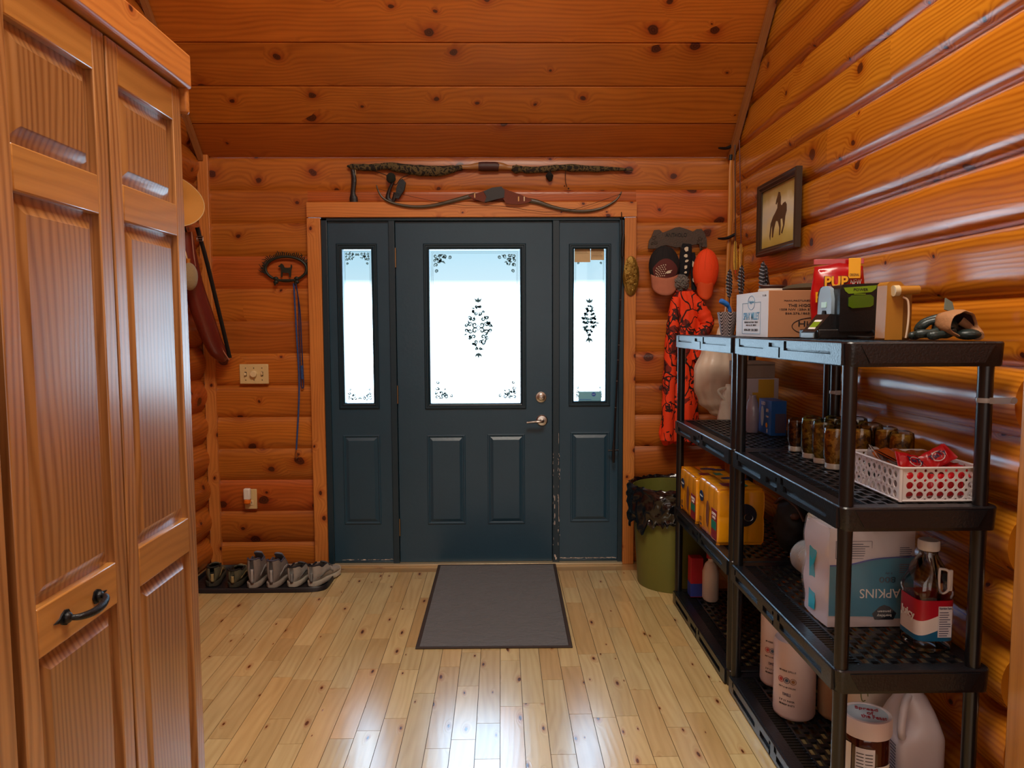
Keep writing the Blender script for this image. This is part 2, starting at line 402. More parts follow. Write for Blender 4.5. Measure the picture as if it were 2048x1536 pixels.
# ---- door casing
CY0 = 4.300
m_ = MB(); m_.box((-1.113, CY0, .0), (-1.035, 4.35, 2.05), axis=2, tone=(1, .4)); struct(m_.build('trim_6', W_TRIM, bevel=.003))
m_ = MB(); m_.box((.722, CY0, .0), (.790, 4.35, 2.05), axis=2, tone=(.97, .3)); struct(m_.build('trim_7', W_TRIM, bevel=.003))
m_ = MB(); m_.box((-1.113, CY0, 2.053), (.792, 4.35, 2.140), axis=0, tone=(1.05, .1)); struct(m_.build('trim_8', W_TRIM, bevel=.003))
# ---- entry door unit
PAINT = mat('dark_teal_paint', '28475a', .33, bump=.12, bs=60, var=.12, vs=6)
PAINTD = mat('dark_teal_frame_paint', '1a3340', .35, bump=.1, bs=60)
SIL = mat('door_sill_metal', 'd8c8a4', .35, .6)
CHIP = mat('bare_primer', 'd9cbc0', .8)
def glassmat():
    m, nt, n = newmat('door_glass')
    tr = n('ShaderNodeBsdfTransparent', {0: (.93, .97, .98, 1)}); gl = n('ShaderNodeBsdfGlossy', {'Roughness': .02})
    fr = n('ShaderNodeFresnel', {0: 1.45}); mx = n('ShaderNodeMixShader', {0: fr.outputs[0], 1: tr.outputs[0], 2: gl.outputs[0]})
    n('ShaderNodeOutputMaterial', {0: mx.outputs[0]}); return m
GLASS = glassmat(); ETCH = mat('etched_glass_lines', '5f95ab', .5)
m_ = MB()
fx0, fx1 = -1.035, .722
m_.box((fx0, 4.315, 0), (fx0+.035, 4.44, 2.052)); m_.box((fx1-.028, 4.315, 0), (fx1, 4.44, 2.052)); m_.box((fx0, 4.315, 2.035), (fx1, 4.44, 2.055))
m_.box((-.648, 4.318, 0), (-.612, 4.44, 2.04)); m_.box((.305, 4.318, 0), (.345, 4.44, 2.04))
m_.box((-.63, 4.386, 0), (-.585, 4.44, 2.04)); m_.box((.280, 4.386, 0), (.33, 4.44, 2.04)); m_.box((-.62, 4.386, 2.012), (.32, 4.44, 2.04)); m_.box((-.62, 4.386, .012), (.32, 4.44, .03))
m_.box((fx0, 4.33, .0), (-.64, 4.44, .022)); m_.box((.34, 4.33, 0), (fx1, 4.44, .022))
dr = thing('door_1', '', '', (-.15, 4.36, 0), kind='structure')
m_.build('door_frame', PAINTD, dr, w=True, bevel=.003)
m_ = MB(); m_.box((fx0+.03, 4.295, 0), (fx1-.0, 4.44, .012)); m_.build('sill', SIL, dr, w=True, bevel=.002)
def lite_panel(x0, x1, z0, z1, gx0, gx1, gz0, gz1, fr, panels, yf, name, parent):
    q = MB(); yb = yf+.045
    q.box((x0, yf, z0), (gx0, yb, z1)); q.box((gx1, yf, z0), (x1, yb, z1)); q.box((gx0, yf, z0), (gx1, yb, gz0)); q.box((gx0, yf, gz1), (gx1, yb, z1))
    o = q.build(name, PAINT, parent, w=True)
    a, b = .0, fr
    f = MB(); f.mold(gx0-fr, gx1+fr, gz0-fr, gz1+fr, [(0, 0), (0, .006), (.005, .011), (.010, .011), (.014, .007), (.020, .007), (.024, .013), (fr-.006, .011), (fr, .004), (fr+.001, -.02)], yf, cap=False)
    f.build('glazing_bead', PAINTD, o, w=True, smooth=25)
    for p in panels:
        f = MB(); f.mold(*p, [(0, 0), (0, .003), (.004, .006), (.009, .006), (.014, .001), (.017, .001), (.034, .009), (.036, .009)], yf); f.build('raised_panel', PAINT, o, w=True, smooth=12)
    g = MB(); g.box((gx0-.004, yf+.016, gz0-.004), (gx1+.004, yf+.022, gz1+.004)); gp = g.build('glass_pane', GLASS, o, w=True)
    return o, gp
def R4(a, b, Y=D):
    p, q = PY(*a, Y), PY(*b, Y); return p.x, q.x, q.z, p.z
def mid(*r): return r
SY = 4.335
g = R4((858, 499), (1041, 806), SY)
slab, gp0 = lite_panel(-.609, .302, .014, 2.032, *g, .034, [R4((854, 870), (932, 1048), SY), R4((975, 868), (1050, 1047), SY)], SY, 'door_slab', dr)
w1 = thing('window_1', '', '', (-.83, 4.36, 0), kind='structure'); w2 = thing('window_2', '', '', (.53, 4.36, 0), kind='structure')
gl = R4((684, 499), (748, 806), SY); p1, gp1 = lite_panel(fx0+.035, -.648, .022, 2.035, *gl, .034, [R4((686, 870), (763, 1048), SY)], SY, 'sidelight_panel', w1)
gr = R4((1148, 498), (1210, 802), SY); p2, gp2 = lite_panel(.345, fx1-.028, .022, 2.035, *gr, .030, [R4((1141, 864), (1218, 1043), SY)], SY, 'sidelight_panel', w2)
# etched scrollwork on the panes
def ribbon(q, pts, wd, y):
    P = []; n_ = len(pts)
    for i in range(n_):
        a = pts[max(i-1, 0)]; b = pts[min(i+1, n_-1)]; dx, dz = b[0]-a[0], b[1]-a[1]; l = math.hypot(dx, dz) or 1
        ww = wd*(.35+.65*math.sin(PI*min(1, (i+.5)/n_))); nx, nz = -dz/l*ww, dx/l*ww
        P += [(pts[i][0]+nx, y, pts[i][1]+nz), (pts[i][0]-nx, y, pts[i][1]-nz)]
    q.add(P, [(2*i, 2*i+1, 2*i+3, 2*i+2) for i in range(n_-1)])
def spiral(q, cx, cz, r, a0, turns, wd, y, sx=1, sz=1, dirn=1, tail=0):
    pts = []
    for i in range(15):
        t = i/14; rr = r*(1-.85*t); a = a0+dirn*turns*2*PI*t; pts.append((cx+sx*rr*math.cos(a), cz+sz*rr*math.sin(a)))
    ribbon(q, pts, wd, y)
def leaf_(q, cx, cz, a, l, y, sx=1, sz=1):
    P = [(0, 0), (l*.4, l*.22), (l, 0), (l*.4, -l*.22)]
    q.add([(cx+sx*(x*math.cos(a)-z*math.sin(a)), y, cz+sz*(x*math.sin(a)+z*math.cos(a))) for x, z in P], [(0, 1, 2, 3)])
def corner_etch(q, cx, cz, sx, sz, s, y):
    for (dx, dz, r, a0, tr, d) in ((.012, .012, .010, 0, 1.1, 1), (.035, .010, .008, 3, 1.1, -1), (.010, .035, .008, 1.5, 1.1, 1), (.058, .014, .011, 2.4, 1.2, -1), (.014, .058, .011, 2.2, 1.2, 1), (.034, .034, .010, 4, 1.1, 1), (.085, .018, .009, 2.8, 1.3, -1), (.018, .088, .009, 1.6, 1.3, 1)):
        spiral(q, cx+sx*dx*s, cz+sz*dz*s, r*s, a0, tr, .0034*s**.5, y, sx, sz, d)
    for i in range(16):
        a = R.uniform(-.6, 2.2); leaf_(q, cx+sx*R.uniform(.004, .06)*s, cz+sz*R.uniform(.004, .05)*s, a, .019*s, y, sx, sz)
def medallion(q, cx, cz, W_, H_, y):
    for sx in (-1, 1):
        for sz in (-1, 1):
            for (dx, dz, r, a0, tr, d) in ((.22, .10, .20, 3, 1.3, 1), (.52, .12, .16, 3.6, 1.3, -1), (.78, .10, .12, 1.5, 1.2, 1), (.30, .33, .15, 1.2, 1.2, -1), (.55, .36, .12, 0, 1.2, 1), (.16, .52, .11, 2, 1.2, 1), (.33, .58, .08, 4, 1.1, -1), (.12, .78, .09, 2.5, 1.2, 1)):
                spiral(q, cx+sx*dx*W_, cz+sz*dz*H_, r*W_, a0, tr, .0052, y, sx, sz, d)
            for i in range(9):
                t = R.random(); leaf_(q, cx+sx*W_*(1-t)*R.uniform(.5, 1), cz+sz*H_*t*R.uniform(.6, .95), R.uniform(0, 3), .026, y, sx, sz)
    for sz in (-1, 1):
        for a in (-.7, 0, .7): leaf_(q, cx, cz+sz*H_*.92, PI/2+a, .036, y, 1, sz)
def lines(q, x0, x1, z0, z1, y, w_=.0012, e=.0):
    q.box((x0, y, z0), (x0+w_, y+.0003, z1)); q.box((x1-w_, y, z0), (x1, y+.0003, z1)); q.box((x0, y, z0), (x1, y+.0003, z0+w_)); q.box((x0, y, z1-w_), (x1, y+.0003, z1))
ye = SY+.0150
for (rc, pane, s) in ((g, gp0, 1.15), (gl, gp1, .75), (gr, gp2, .75)):
    q = MB(); x0, x1, z0, z1 = rc; i_ = .022 if s > 1 else .014
    lines(q, x0+i_*.55, x1-i_*.55, z0+i_*.55, z1-i_*.55, ye); lines(q, x0+i_*.9, x1-i_*.9, z0+i_*.9, z1-i_*.9, ye)
    for sx, cx_ in ((1, x0+i_), (-1, x1-i_)):
        for sz, cz_ in ((1, z0+i_), (-1, z1-i_)): corner_etch(q, cx_, cz_, sx, sz, s, ye)
    if s > 1: medallion(q, (x0+x1)/2+.018, (z0+z1)/2-.005, .092, .16, ye)
    elif pane is gp2: medallion(q, (x0+x1)/2, (z0+z1)/2+.03, .045, .11, ye)
    q.build('etched_scrollwork', ETCH, pane, w=True, smooth=0)
# hardware
NI = mat('satin_nickel', 'c9c4bc', .28, 1.); BRASS = mat('hinge_metal', 'a58c68', .35, 1.)
def disc_knob(c, r, prof, mt, nm, parent):
    q = MB(); q.lathe(prof, n=28, M=mtx(c, x=(1, 0, 0), z=(0, -1, 0))); return q.build(nm, mt, parent, w=True)
c1 = PY(1082, 794, SY); db = disc_knob((c1.x, SY, c1.z), 0, [(0, .02), (.018, .02), (.021, .018), (.022, .010), (.031, .008), (.033, .003), (.033, 0)], NI, 'deadbolt', slab)
q = MB(); q.box((-.004, -.015, 0), (.004, .015, .018), M=mtx((c1.x, SY-.018, c1.z), x=(1, 0, 0), z=(0, -1, 0)) @ Matrix.Rotation(.9, 4, 'Z')); q.build('thumb_turn', NI, db, w=True, bevel=.002)
c2 = PY(1084, 841, SY); rs = disc_knob((c2.x, SY, c2.z), 0, [(0, .03), (.010, .03), (.012, .012), (.028, .010), (.034, .004), (.034, 0)], NI, 'lever_rose', slab)
q = MB(); q.tube(catmull([(c2.x, SY-.028, c2.z), (c2.x-.002, SY-.052, c2.z), (c2.x-.018, SY-.060, c2.z), (c2.x-.05, SY-.058, c2.z-.001), (c2.x-.092, SY-.052, c2.z-.006)], 5), [.011]*6+[.010]*8+[.009]*7, 12, sq=.8); q.build('lever_handle', NI, rs, w=True)
for yy in ((496, 535), (771, 807), (1037, 1071)):
    a = PY(788, yy[0], SY); b = PY(788, yy[1], SY); xx = -.610
    q = MB(); q.tube([(xx, SY-.008, b.z), (xx, SY-.008, a.z)], .0055, 10); q.box((xx-.016, SY-.0185, b.z), (xx, SY-.016, a.z)) if 0 else None
    for t in (.25, .5, .75): q.tube([(xx, SY-.008, b.z+(a.z-b.z)*t-.001), (xx, SY-.008, b.z+(a.z-b.z)*t+.001)], .0062, 10)
    q.build('hinge', BRASS, slab, w=True)
# worn paint along the latch side and the bottoms of the sidelights
def chips(nm, parent, items, y):
    q = MB()
    for (x, z, w_, h_) in items:
        n_ = 7; poly = [(x+w_*math.cos(2*PI*i/n_)*R.uniform(.5, 1), z+h_*math.sin(2*PI*i/n_)*R.uniform(.5, 1)) for i in range(n_)]
        q.add([(a, y, b) for a, b in poly], [tuple(range(n_))[::-1]])
    q.build(nm, CHIP, parent, w=True, smooth=0)
it = []
for i in range(46):
    p = PY(R.choice((1106, 1116, 1118)), R.uniform(905, 1100), SY); it.append((p.x+R.uniform(-.003, .003), p.z, R.uniform(.0008, .0022), R.uniform(.003, .014)))
for py_, h_ in ((870, .02), (880, .03), (1000, .04), (1020, .045), (1035, .03)): p = PY(1117, py_, SY); it.append((p.x, p.z, .0016, h_))
for py_ in (995, 1012, 1030, 1045): p = PY(1109, py_, SY); it.append((p.x, p.z, .003, .02))
p = PY(1110, 1111, SY); it += [(p.x, p.z, .008, .010), (p.x+.005, p.z-.012, .007, .010), (p.x-.002, p.z+.008, .006, .008)]
chips('chipped_paint', dr, it, 4.3165)
for par, xs, dens in ((p1, (-.985, -.655), 26), (p2, (.352, .688), 60)):
    it = []
    for i in range(dens):
        t = R.random()**(.7 if par is p1 else 1); it.append((xs[0]+(xs[1]-xs[0])*t, .030+R.uniform(-.003, .003), R.uniform(.006, .02), R.uniform(.001, .0032)))
    chips('chipped_paint', par, it, SY-.0008)
# paper and sticker on the right sidelight
PAPER = mat('tan_paper', 'cdb48a', .85, var=.1, vs=30)
a = PY(1149, 498, SY+.012); b = PY(1181, 520, SY+.012); c = PY(1208, 519, SY+.012)
t = thing('paper_label', 'torn tan printed label stuck at the top of the right sidelight glass', 'label', ((a.x+c.x)/2, SY+.012, b.z))
q = MB(); q.box((a.x, SY+.0135, PY(1149, 524, SY).z), (b.x-.001, SY+.0142, a.z)); q.box((b.x+.002, SY+.0135, b.z), (c.x, SY+.0142, a.z)); q.build('paper', PAPER, t, w=True)
q = MB(); INK = mat('brown_ink', '6a4a30', .8)
for i in range(7): q.box((b.x+.006, SY+.0130, a.z-.006-i*.0065), (c.x-.004-R.uniform(0, .02), SY+.0135, a.z-.0075-i*.0065))
for i in range(4): q.box((a.x+.006, SY+.0130, a.z-.006-i*.0065), (b.x-.006-R.uniform(0, .02), SY+.0135, a.z-.0072-i*.0065))
q.build('print', INK, t, w=True)
a = PY(1157, 783, SY+.012); b = PY(1206, 802, SY+.012)
t = thing('window_sticker', 'blue security sticker with a round emblem at the bottom of the right sidelight glass', 'sticker', ((a.x+b.x)/2, SY+.012, b.z))
q = MB(); q.box((a.x, SY+.0135, b.z), (b.x-.01, SY+.0142, a.z)); q.build('sheet', mat('pale_blue_sticker', '7cc2da', .4), t, w=True)
q = MB(); cc = PY(1188, 789, SY); q.lathe([(0, 0), (.013, 0), (.013, .001), (0, .001)], n=8, M=mtx((cc.x, SY+.0133, cc.z), x=(1, 0, 0), z=(0, -1, 0))); e_ = q.build('emblem', mat('blue_emblem', '2a62c4', .4), t, w=True)
text('ADT', mat('sticker_white', 'e8f0f8', .5), e_, mtx((cc.x, SY+.0119, cc.z), x=(1, 0, 0), z=(0, -1, 0)), width=.017)
q = MB(); q.box((a.x+.002, SY+.0130, b.z+.008), (cc.x-.014, SY+.0135, b.z+.011)); q.build('print', mat('blue_emblem', '', .4), t, w=True)
# ------------------------------------------------------------------ closet with bifold doors
CX = -.78
IRON = mat('black_iron', '14161a', .38, .3, bump=.3, bs=300)
def panel_y(q, y0, y1, z0, z1, prof, x0, **k):
    """moulded rectangle in the YZ plane facing +X"""
    q.mold(y0, y1, z0, z1, prof, 0, M=Matrix(((0, -1, 0, x0), (1, 0, 0, 0), (0, 0, 1, 0), (0, 0, 0, 1))), **k)
def bifold_leaf(parent, y0, y1, handle):
    st = .043; zt, zb = 2.0, .02; X0, X1 = CX-.03, CX
    rails = [(1.916, 2.0), (1.642, 1.718), (.864, .950), (.02, .16)]
    q = MB()
    q.box((X0, y0, zb), (X1, y0+st, zt), axis=2, tone=(R.uniform(.9, 1.05), .2)); q.box((X0, y1-st, zb), (X1, y1, zt), axis=2, tone=(R.uniform(.9, 1.05), .2))
    leaf = q.build('leaf', W_DOOR, parent, w=True, bevel=.0025)
    for a, b in rails:
        q = MB(); q.box((X0, y0+st, a), (X1, y1-st, b), axis=1, tone=(R.uniform(.95, 1.12), .2)); q.build('rail', W_RAIL, leaf, w=True, bevel=.003)
    for a, b in ((1.718, 1.916), (.950, 1.642), (.16, .864)):
        q = MB(); t = (R.uniform(.82, .92), .2)
        q.box((X0+.006, y0+st, a), (CX-.016, y1-st, b), axis=2, tone=t)
        pr = [(0, 0), (.012, .0015), (.030, .010), (.033, .0125), (.036, .0125)]
        u0 = R.uniform(0, 50); n0 = len(q.v); panel_y(q, y0+st, y1-st, a, b, pr, CX-.0158, tone=t)
        for i in range(len(q.f)):
            if q.f[i][0] >= n0: q.uv[i] = [(q.v[k].z+u0, q.v[k].y+u0) for k in q.f[i]]
        q.build('panel', W_DOOR, leaf, w=True, smooth=20)
    if handle:
        c = Vector((CX, (y0+y1)/2+.0, .907)); h = .052; q = MB()
        for s_ in (-1, 1):
            P = [(0, -.016), (.012, -.010), (.014, 0), (.010, .010), (.004, .016), (0, .034), (-.004, .016), (-.010, .010), (-.014, 0), (-.012, -.010)]
            Mh = mtx((c.x, c.y+s_*h, c.z+s_*.002), x=(0, 0, s_), y=(0, s_, 0), z=(1, 0, 0)) if 0 else mtx((c.x, c.y+s_*h, c.z), x=(0, 0, -s_), y=(0, s_, 0))
            q.prism(P, 0, .003, M=Mh); q.ell((c.x+.006, c.y+s_*h, c.z), (.008, .010, .010), 12, 8)
        q.tube(catmull([(c.x+.004, c.y-h, c.z), (c.x+.022, c.y-h*.85, c.z-.002), (c.x+.032, c.y-h*.3, c.z-.004), (c.x+.032, c.y+h*.3, c.z-.002), (c.x+.022, c.y+h*.85, c.z+.002), (c.x+.004, c.y+h, c.z)], 6), [.004+.0035*math.sin(PI*i/30) for i in range(31)], 10)
        q.build('handle', IRON, leaf, w=True)
for nm, ya, yb, yc in (('door_2', 1.168, 1.513, 1.858), ('door_3', .455, .80, 1.148)):
    t = thing(nm, '', '', (CX, yb, 0), kind='structure')
    bifold_leaf(t, ya, yb-.004, nm == 'door_2'); bifold_leaf(t, yb+.004, yc-.002, False)
q = MB(); q.box((-1.72, 1.862, 0), (CX-.035, 1.877, 2.0), axis=2); q.box((-1.72, .2, 2.0), (CX-.03, 1.877, 2.015), axis=1); q.box((-1.72, .2, 0), (CX-.035, .24, 2.0), axis=2)
struct(q.build('wall_closet', W_FRONT))
q = MB(); q.box((CX-.03, .2, 2.006), (CX+.022, 1.876, 2.088), axis=1, tone=(.92, .8)); q.box((CX-.022, 1.8585, 1.945), (CX+.016, 1.8755, 2.02), axis=0, tone=(.7, .8)); struct(q.build('trim_9', W_TRIM, bevel=.006))
q = MB(); q.box((CX-.035, .2, 0), (CX, .451, 2.004), axis=2); struct(q.build('trim_10', W_RAIL, bevel=.003))
# ------------------------------------------------------------------ shelving units
BLK = mat('black_plastic', '121419', .3, bump=.25, bs=150, spec=.6)
BLKP = mat('black_post_plastic', '0f1014', .28, spec=.6)
def relief(q, ub, zb, rec, P0, U, Nn, d):
    """cell relief: ub along U, zb up; cells in rec sunk by d; outward normal Nn"""
    P0 = Vector(P0); U = Vector(U); Nn = Vector(Nn)
    def pt(u, z, s): return P0+U*u+Vector((0, 0, z))-Nn*(d if s else 0)
    sk = lambda i, j: (i, j) in rec
    for i in range(len(ub)-1):
        for j in range(len(zb)-1):
            s_ = sk(i, j); a = [pt(ub[i], zb[j], s_), pt(ub[i+1], zb[j], s_), pt(ub[i+1], zb[j+1], s_), pt(ub[i], zb[j+1], s_)]
            q.add(a, [(0, 1, 2, 3)])
            if i+1 < len(ub)-1 and sk(i+1, j) != s_: q.add([pt(ub[i+1], zb[j], 0), pt(ub[i+1], zb[j], 1), pt(ub[i+1], zb[j+1], 1), pt(ub[i+1], zb[j+1], 0)], [(0, 1, 2, 3)])
            if j+1 < len(zb)-1 and sk(i, j+1) != s_: q.add([pt(ub[i], zb[j+1], 0), pt(ub[i+1], zb[j+1], 0), pt(ub[i+1], zb[j+1], 1), pt(ub[i], zb[j+1], 1)], [(0, 1, 2, 3)])
def shelf_mesh(x0, x1, y0, y1, zt, h, fancy):
    q = MB(); zb = zt-h; r = .022
    # rim: rounded-corner ring of walls plus flat border
    def ring(ins, z):
        P = []
        for (cx, cy, a0) in ((x1-r, y1-r, 0), (x0+r, y1-r, PI/2), (x0+r, y0+r, PI), (x1-r, y0+r, 1.5*PI)):
            rr = max(r-ins, .004); 
            for i in range(5):
                a = a0+PI/2*i/4; P.append((cx+(rr if ins < r else .004)*math.cos(a)-(0 if ins < r else math.copysign(ins-r+.004, cx-(x0+x1)/2)*1), cy+(rr if ins < r else .004)*math.sin(a)-(0 if ins < r else math.copysign(ins-r+.004, cy-(y0+y1)/2)), z))
        return P
    loops = [ring(.004, zb), ring(.004, zb), ring(.0, zt-.004), ring(.003, zt), ring(.040, zt-.0005), ring(.040, zt-.010), ring(.034, zt-.012), ring(.008, zt-.014), ring(.010, zb), ring(.004, zb)]
    loops[1] = ring(.003, zb+.004)
    P = [p for L in loops for p in L]; n = len(loops[0]); fs = []
    for i in range(len(loops)-1):
        for j in range(n): fs.append((i*n+j, i*n+(j+1) % n, (i+1)*n+(j+1) % n, (i+1)*n+j))
    q.add(P, fs)
    # front face relief (facing -X), runs along Y from far to near
    L = y1-y0-2*r; ub = [0, .05, .065, .34, .37, .40, .50, .515, .55, .575, .93, 1.0]; ub = [u*L for u in ub]; zz = [.006, .018, .030, .038, h-.012, h-.004]
    rec = {(1, 4), (1, 3), (1, 2), (2, 2), (1, 4), (5, 3), (6, 3), (6, 2), (6, 1), (6, 0), (8, 4), (8, 3), (8, 2), (9, 2)} if not fancy else {(2, 1), (2, 2), (1, 4), (1, 3), (5, 1), (5, 2), (6, 0), (6, 1), (6, 2), (6, 3), (8, 4), (8, 3), (9, 1), (9, 2)}
    relief(q, ub, zz, rec, (x0-.0055, y1-r, zb), (0, -1, 0), (-1, 0, 0), .0085)
    q.box((x0-.0055, y0+r, zb+.004), (x0+.004, y1-r, zb+.006)); q.box((x0-.0055, y0+r, zt-.0045), (x0+.004, y1-r, zt-.003)); q.box((x0-.0055, y0+r-.001, zb+.006), (x0+.004, y0+r, zt-.004)); q.box((x0-.0055, y1-r, zb+.006), (x0+.004, y1-r+.001, zt-.004))
    for (ya, nn) in ((y0, -1), (y1, 1)):  # end faces: shallow trapezoid panel
        poly = [(x0+.06, zb+.010), (x1-.06, zb+.010), (x1-.035, zt-.008), (x0+.035, zt-.008)]
        n0 = .0025; q.prism(poly, 0, n0, M=mtx((0, ya, 0), x=(1, 0, 0), y=(0, 0, 1)) @ Matrix.Scale(-nn if nn < 0 else -1, 4, (0, 0, 1)) if nn > 0 else mtx((0, ya, 0), x=(1, 0, 0), y=(0, 0, 1)))
    # deck lattice
    a0, a1, b0, b1 = x0+.040, x1-.040, y0+.040, y1-.040
    zt2 = zt-.001; q.box((a0+.045, b0, zt-.012), (a0+.052, b1, zt2)); 
    y = b0+.012
    while y < b1: q.box((a0, y-.002, zt-.012), (a0+.045, y+.002, zt-.0045)); y += .0165
    x = a0+.052; row = 0
    while x < a1-.01:
        xn = min(x+.0265, a1)
        y = b0+(.03 if row % 2 else 0)
        while y < b1: q.box((x, max(y-.009, b0), zt-.010), (xn-.006, min(y+.009, b1), zt2-.0005)); y += .060
        q.box((xn-.006, b0, zt-.012), (xn, b1, zt2)); x = xn; row += 1
    return q
ZT = [.066, .507, .947, 1.378]
def shelf_unit(y0, y1, label):
    x0, x1 = .886, 1.303; t = thing('shelving_unit', label, 'shelves', ((x0+x1)/2, (y0+y1)/2, 0), group='black plastic shelving units')
    for i, z in enumerate(ZT):
        shelf_mesh(x0, x1, y0, y1, z, .064, i < 3).build('shelf', BLK, t, w=True, smooth=30)
    for xx in (x0+.021, x1-.040):
        for yy in (y0+.024, y1-.024):
            for i in range(3):
                q = MB(); r = .0185; q.tube([(xx, yy, ZT[i]-.002), (xx, yy, ZT[i]+.02), (xx, yy, ZT[i+1]-.09), (xx, yy, ZT[i+1]-.061)], [r, r, r*1.02, r*1.06], 20); q.build('post', BLKP, t, w=True)
    return t
U1 = shelf_unit(1.868, 2.772, 'black plastic four-tier shelving unit nearest the camera, with the open basket on it')
U2 = shelf_unit(2.784, 3.700, 'black plastic four-tier shelving unit next to the trash can, holding yellow multipacks')
# clear strap round the near rear post
q = MB(); px_, py_, pz_ = 1.263, 1.892, 1.225
q.tube([(px_+.0205*math.cos(a), py_+.0205*math.sin(a), pz_) for a in [2*PI*i/20 for i in range(20)]], .0012, 6, closed=True, sq=6, up=(1, 0, 0))
q.box((px_+.0, py_-.0215, pz_-.008), (px_+.062, py_-.0195, pz_+.008)); q.lathe([(0, 0), (.009, 0), (.009, .003), (0, .003)], n=14, M=mtx((px_+.062, py_-.020, pz_), x=(1, 0, 0), z=(0, -1, 0)))
tag(q.build('clear_strap', mat('clear_plastic_strap', '9a8f8a', .25, alpha=.75)), 'clear plastic strap tying the near rear shelf post to the log wall', 'strap')
q = MB(); px_, py_, pz_ = 1.263, 2.748, 1.17
q.tube([(px_+.0205*math.cos(a), py_+.0205*math.sin(a), pz_) for a in [2*PI*i/20 for i in range(20)]], .0012, 6, closed=True, sq=6, up=(1, 0, 0))
q.box((px_-.008, py_-.026, pz_-.008), (px_+.008, py_-.018, pz_+.008)); 
tag(q.build('clear_strap', mat('clear_plastic_strap2', 'c8ccd0', .25)), 'pale buckled strap around the middle rear shelf post, beyond the glass jars', 'strap')
# ------------------------------------------------------------------ door mat, boot tray, trash can
MATM, nt_, n_ = newmat('grey_doormat')
tc_ = n_('ShaderNodeTexCoord'); mp = n_('ShaderNodeMapping', {0: tc_.outputs['Object'], 3: (1., 1.6, 1.)}); nz = n_('ShaderNodeTexNoise', {0: mp.outputs[0], 'Scale': 14., 'Detail': 6., 'Distortion': 1.6}); vz = n_('ShaderNodeTexVoronoi', {'Vector': nz.outputs[1], 'Scale': 9.}, feature='DISTANCE_TO_EDGE')
f1 = n_('ShaderNodeTexNoise', {'Vector': tc_.outputs['Object'], 'Scale': 900.})
bp_ = n_('ShaderNodeBump', {'Height': math_(n_, 'ADD', math_(n_, 'MULTIPLY', nz.outputs[0], 1.), math_(n_, 'MULTIPLY', f1.outputs[0], .12)), 'Strength': 1., 'Distance': .03})
mc = n_('ShaderNodeMix', {0: f1.outputs[0], 6: lin('484a50'), 7: lin('747880')}, data_type='RGBA')
pb = n_('ShaderNodeBsdfPrincipled', {'Base Color': mc.outputs[2], 'Roughness': .85, 'Normal': bp_.outputs[0], 'Sheen Weight': .2}); n_('ShaderNodeOutputMaterial', {0: pb.outputs[0]})
t = thing('doormat', 'rectangular grey textured doormat on the floor in front of the green door', 'doormat', (-.033, 3.73, 0))
c4 = [(-.372, 4.288), (.313, 4.288), (.303, 3.157), (-.376, 3.161)]
q = MB(); q.prism([(c[0]*.975-.001, 3.725+(c[1]-3.725)*.985) for c in c4], .001, .008); q.build('pile', MATM, t, w=True, bevel=.002)
q = MB(); q.tube([(c[0], c[1], .005) for c in c4], .005, 8, closed=True, sq=2.2, up=(0, 0, 1)); q.prism([(c[0], c[1]) for c in c4], .0005, .003); q.build('edging', mat('doormat_edge', '3a302d', .7), t, w=True)
TR = mat('boot_tray_rubber', '1d1b1e', .42, bump=.2, bs=80)
q = MB()
def sup(a, rx, ry, e=.28): c, s_ = math.cos(a), math.sin(a); return (rx*math.copysign(abs(c)**e, c), ry*math.copysign(abs(s_)**e, s_))
pr = [(.0, .003, 0), (.90, .003, 0), (.93, .004, 0), (.955, .022, 0), (.975, .026, 0), (.99, .022, 0), (1., .001, 0)]
cx_, cy_, rx_, ry_ = -1.335, 4.075, .385, .205
def trayf(u, v):
    i = min(int(v*(len(pr)-1)+1e-6), len(pr)-1); s_, z, _ = pr[i]; x, y = sup(2*PI*u, rx_-(1-s_)*.42*(.5 if s_ > 0 else .9), ry_-(1-s_)*.42*(.5 if s_ > 0 else .9)) if s_ > 0 else (0, 0)
    return (cx_+x, cy_+y, z)
q.surf(trayf, 64, len(pr), cu=True); tag(q.build('boot_tray', TR, smooth=50), 'long black rubber boot tray on the floor under the leash rack, full of shoes', 'tray')
# trash can with liner
t = thing('trash_can', 'round olive green trash can with a black liner, beside the door', 'trash can', (.945, 3.985, 0))
GR = mat('olive_plastic', '6e6e2c', .5, bump=.08, bs=40)
q = MB(); ribs = lambda a, z: 1-.012*(1 if (a*8/PI) % 2 < .12 else 0)
q.lathe([(0, .01), (.175, .01), (.182, .0), (.188, .012), (.20, .2), (.213, .38), (.222, .52), (.224, .545), (.215, .545), (.19, .05), (0, .03)], n=72, fn=ribs); q.build('bin', GR, t, smooth=30)
LN = mat('black_liner_film', '0c0c10', .16, bump=.5, bs=24, spec=.8)
q = MB(); rr = [R.uniform(-1, 1) for _ in range(64)]
def wob_(a, k): i = a/(2*PI)*64; return rr[int(i+k*7) % 64]*(1-(i % 1))+rr[(int(i+k*7)+1) % 64]*(i % 1)
def linf(u, v):
    a = 2*PI*u; k = v*9; hem = .150+.035*math.sin(a*2+1)+.03*wob_(a, 3)+.012*math.sin(a*9)
    P_ = [(.20, .30), (.212, .48), (.218, .548), (.228, .562+.006*wob_(a, 1)), (.244, .552), (.250, .52), (.247, .48), (.243, .48-hem*.3), (.236, .50-hem*.7), (.234, .52-hem)]
    i = min(int(k), 8); f = k-i; r = P_[i][0]*(1-f)+P_[min(i+1, 9)][0]*f; z = P_[i][1]*(1-f)+P_[min(i+1, 9)][1]*f
    if v > .3: r += .007*wob_(a, int(v*12))+.004*math.sin(a*17+v*30)+.004*math.sin(a*11-v*22)
    return (r*math.cos(a), r*math.sin(a), z)
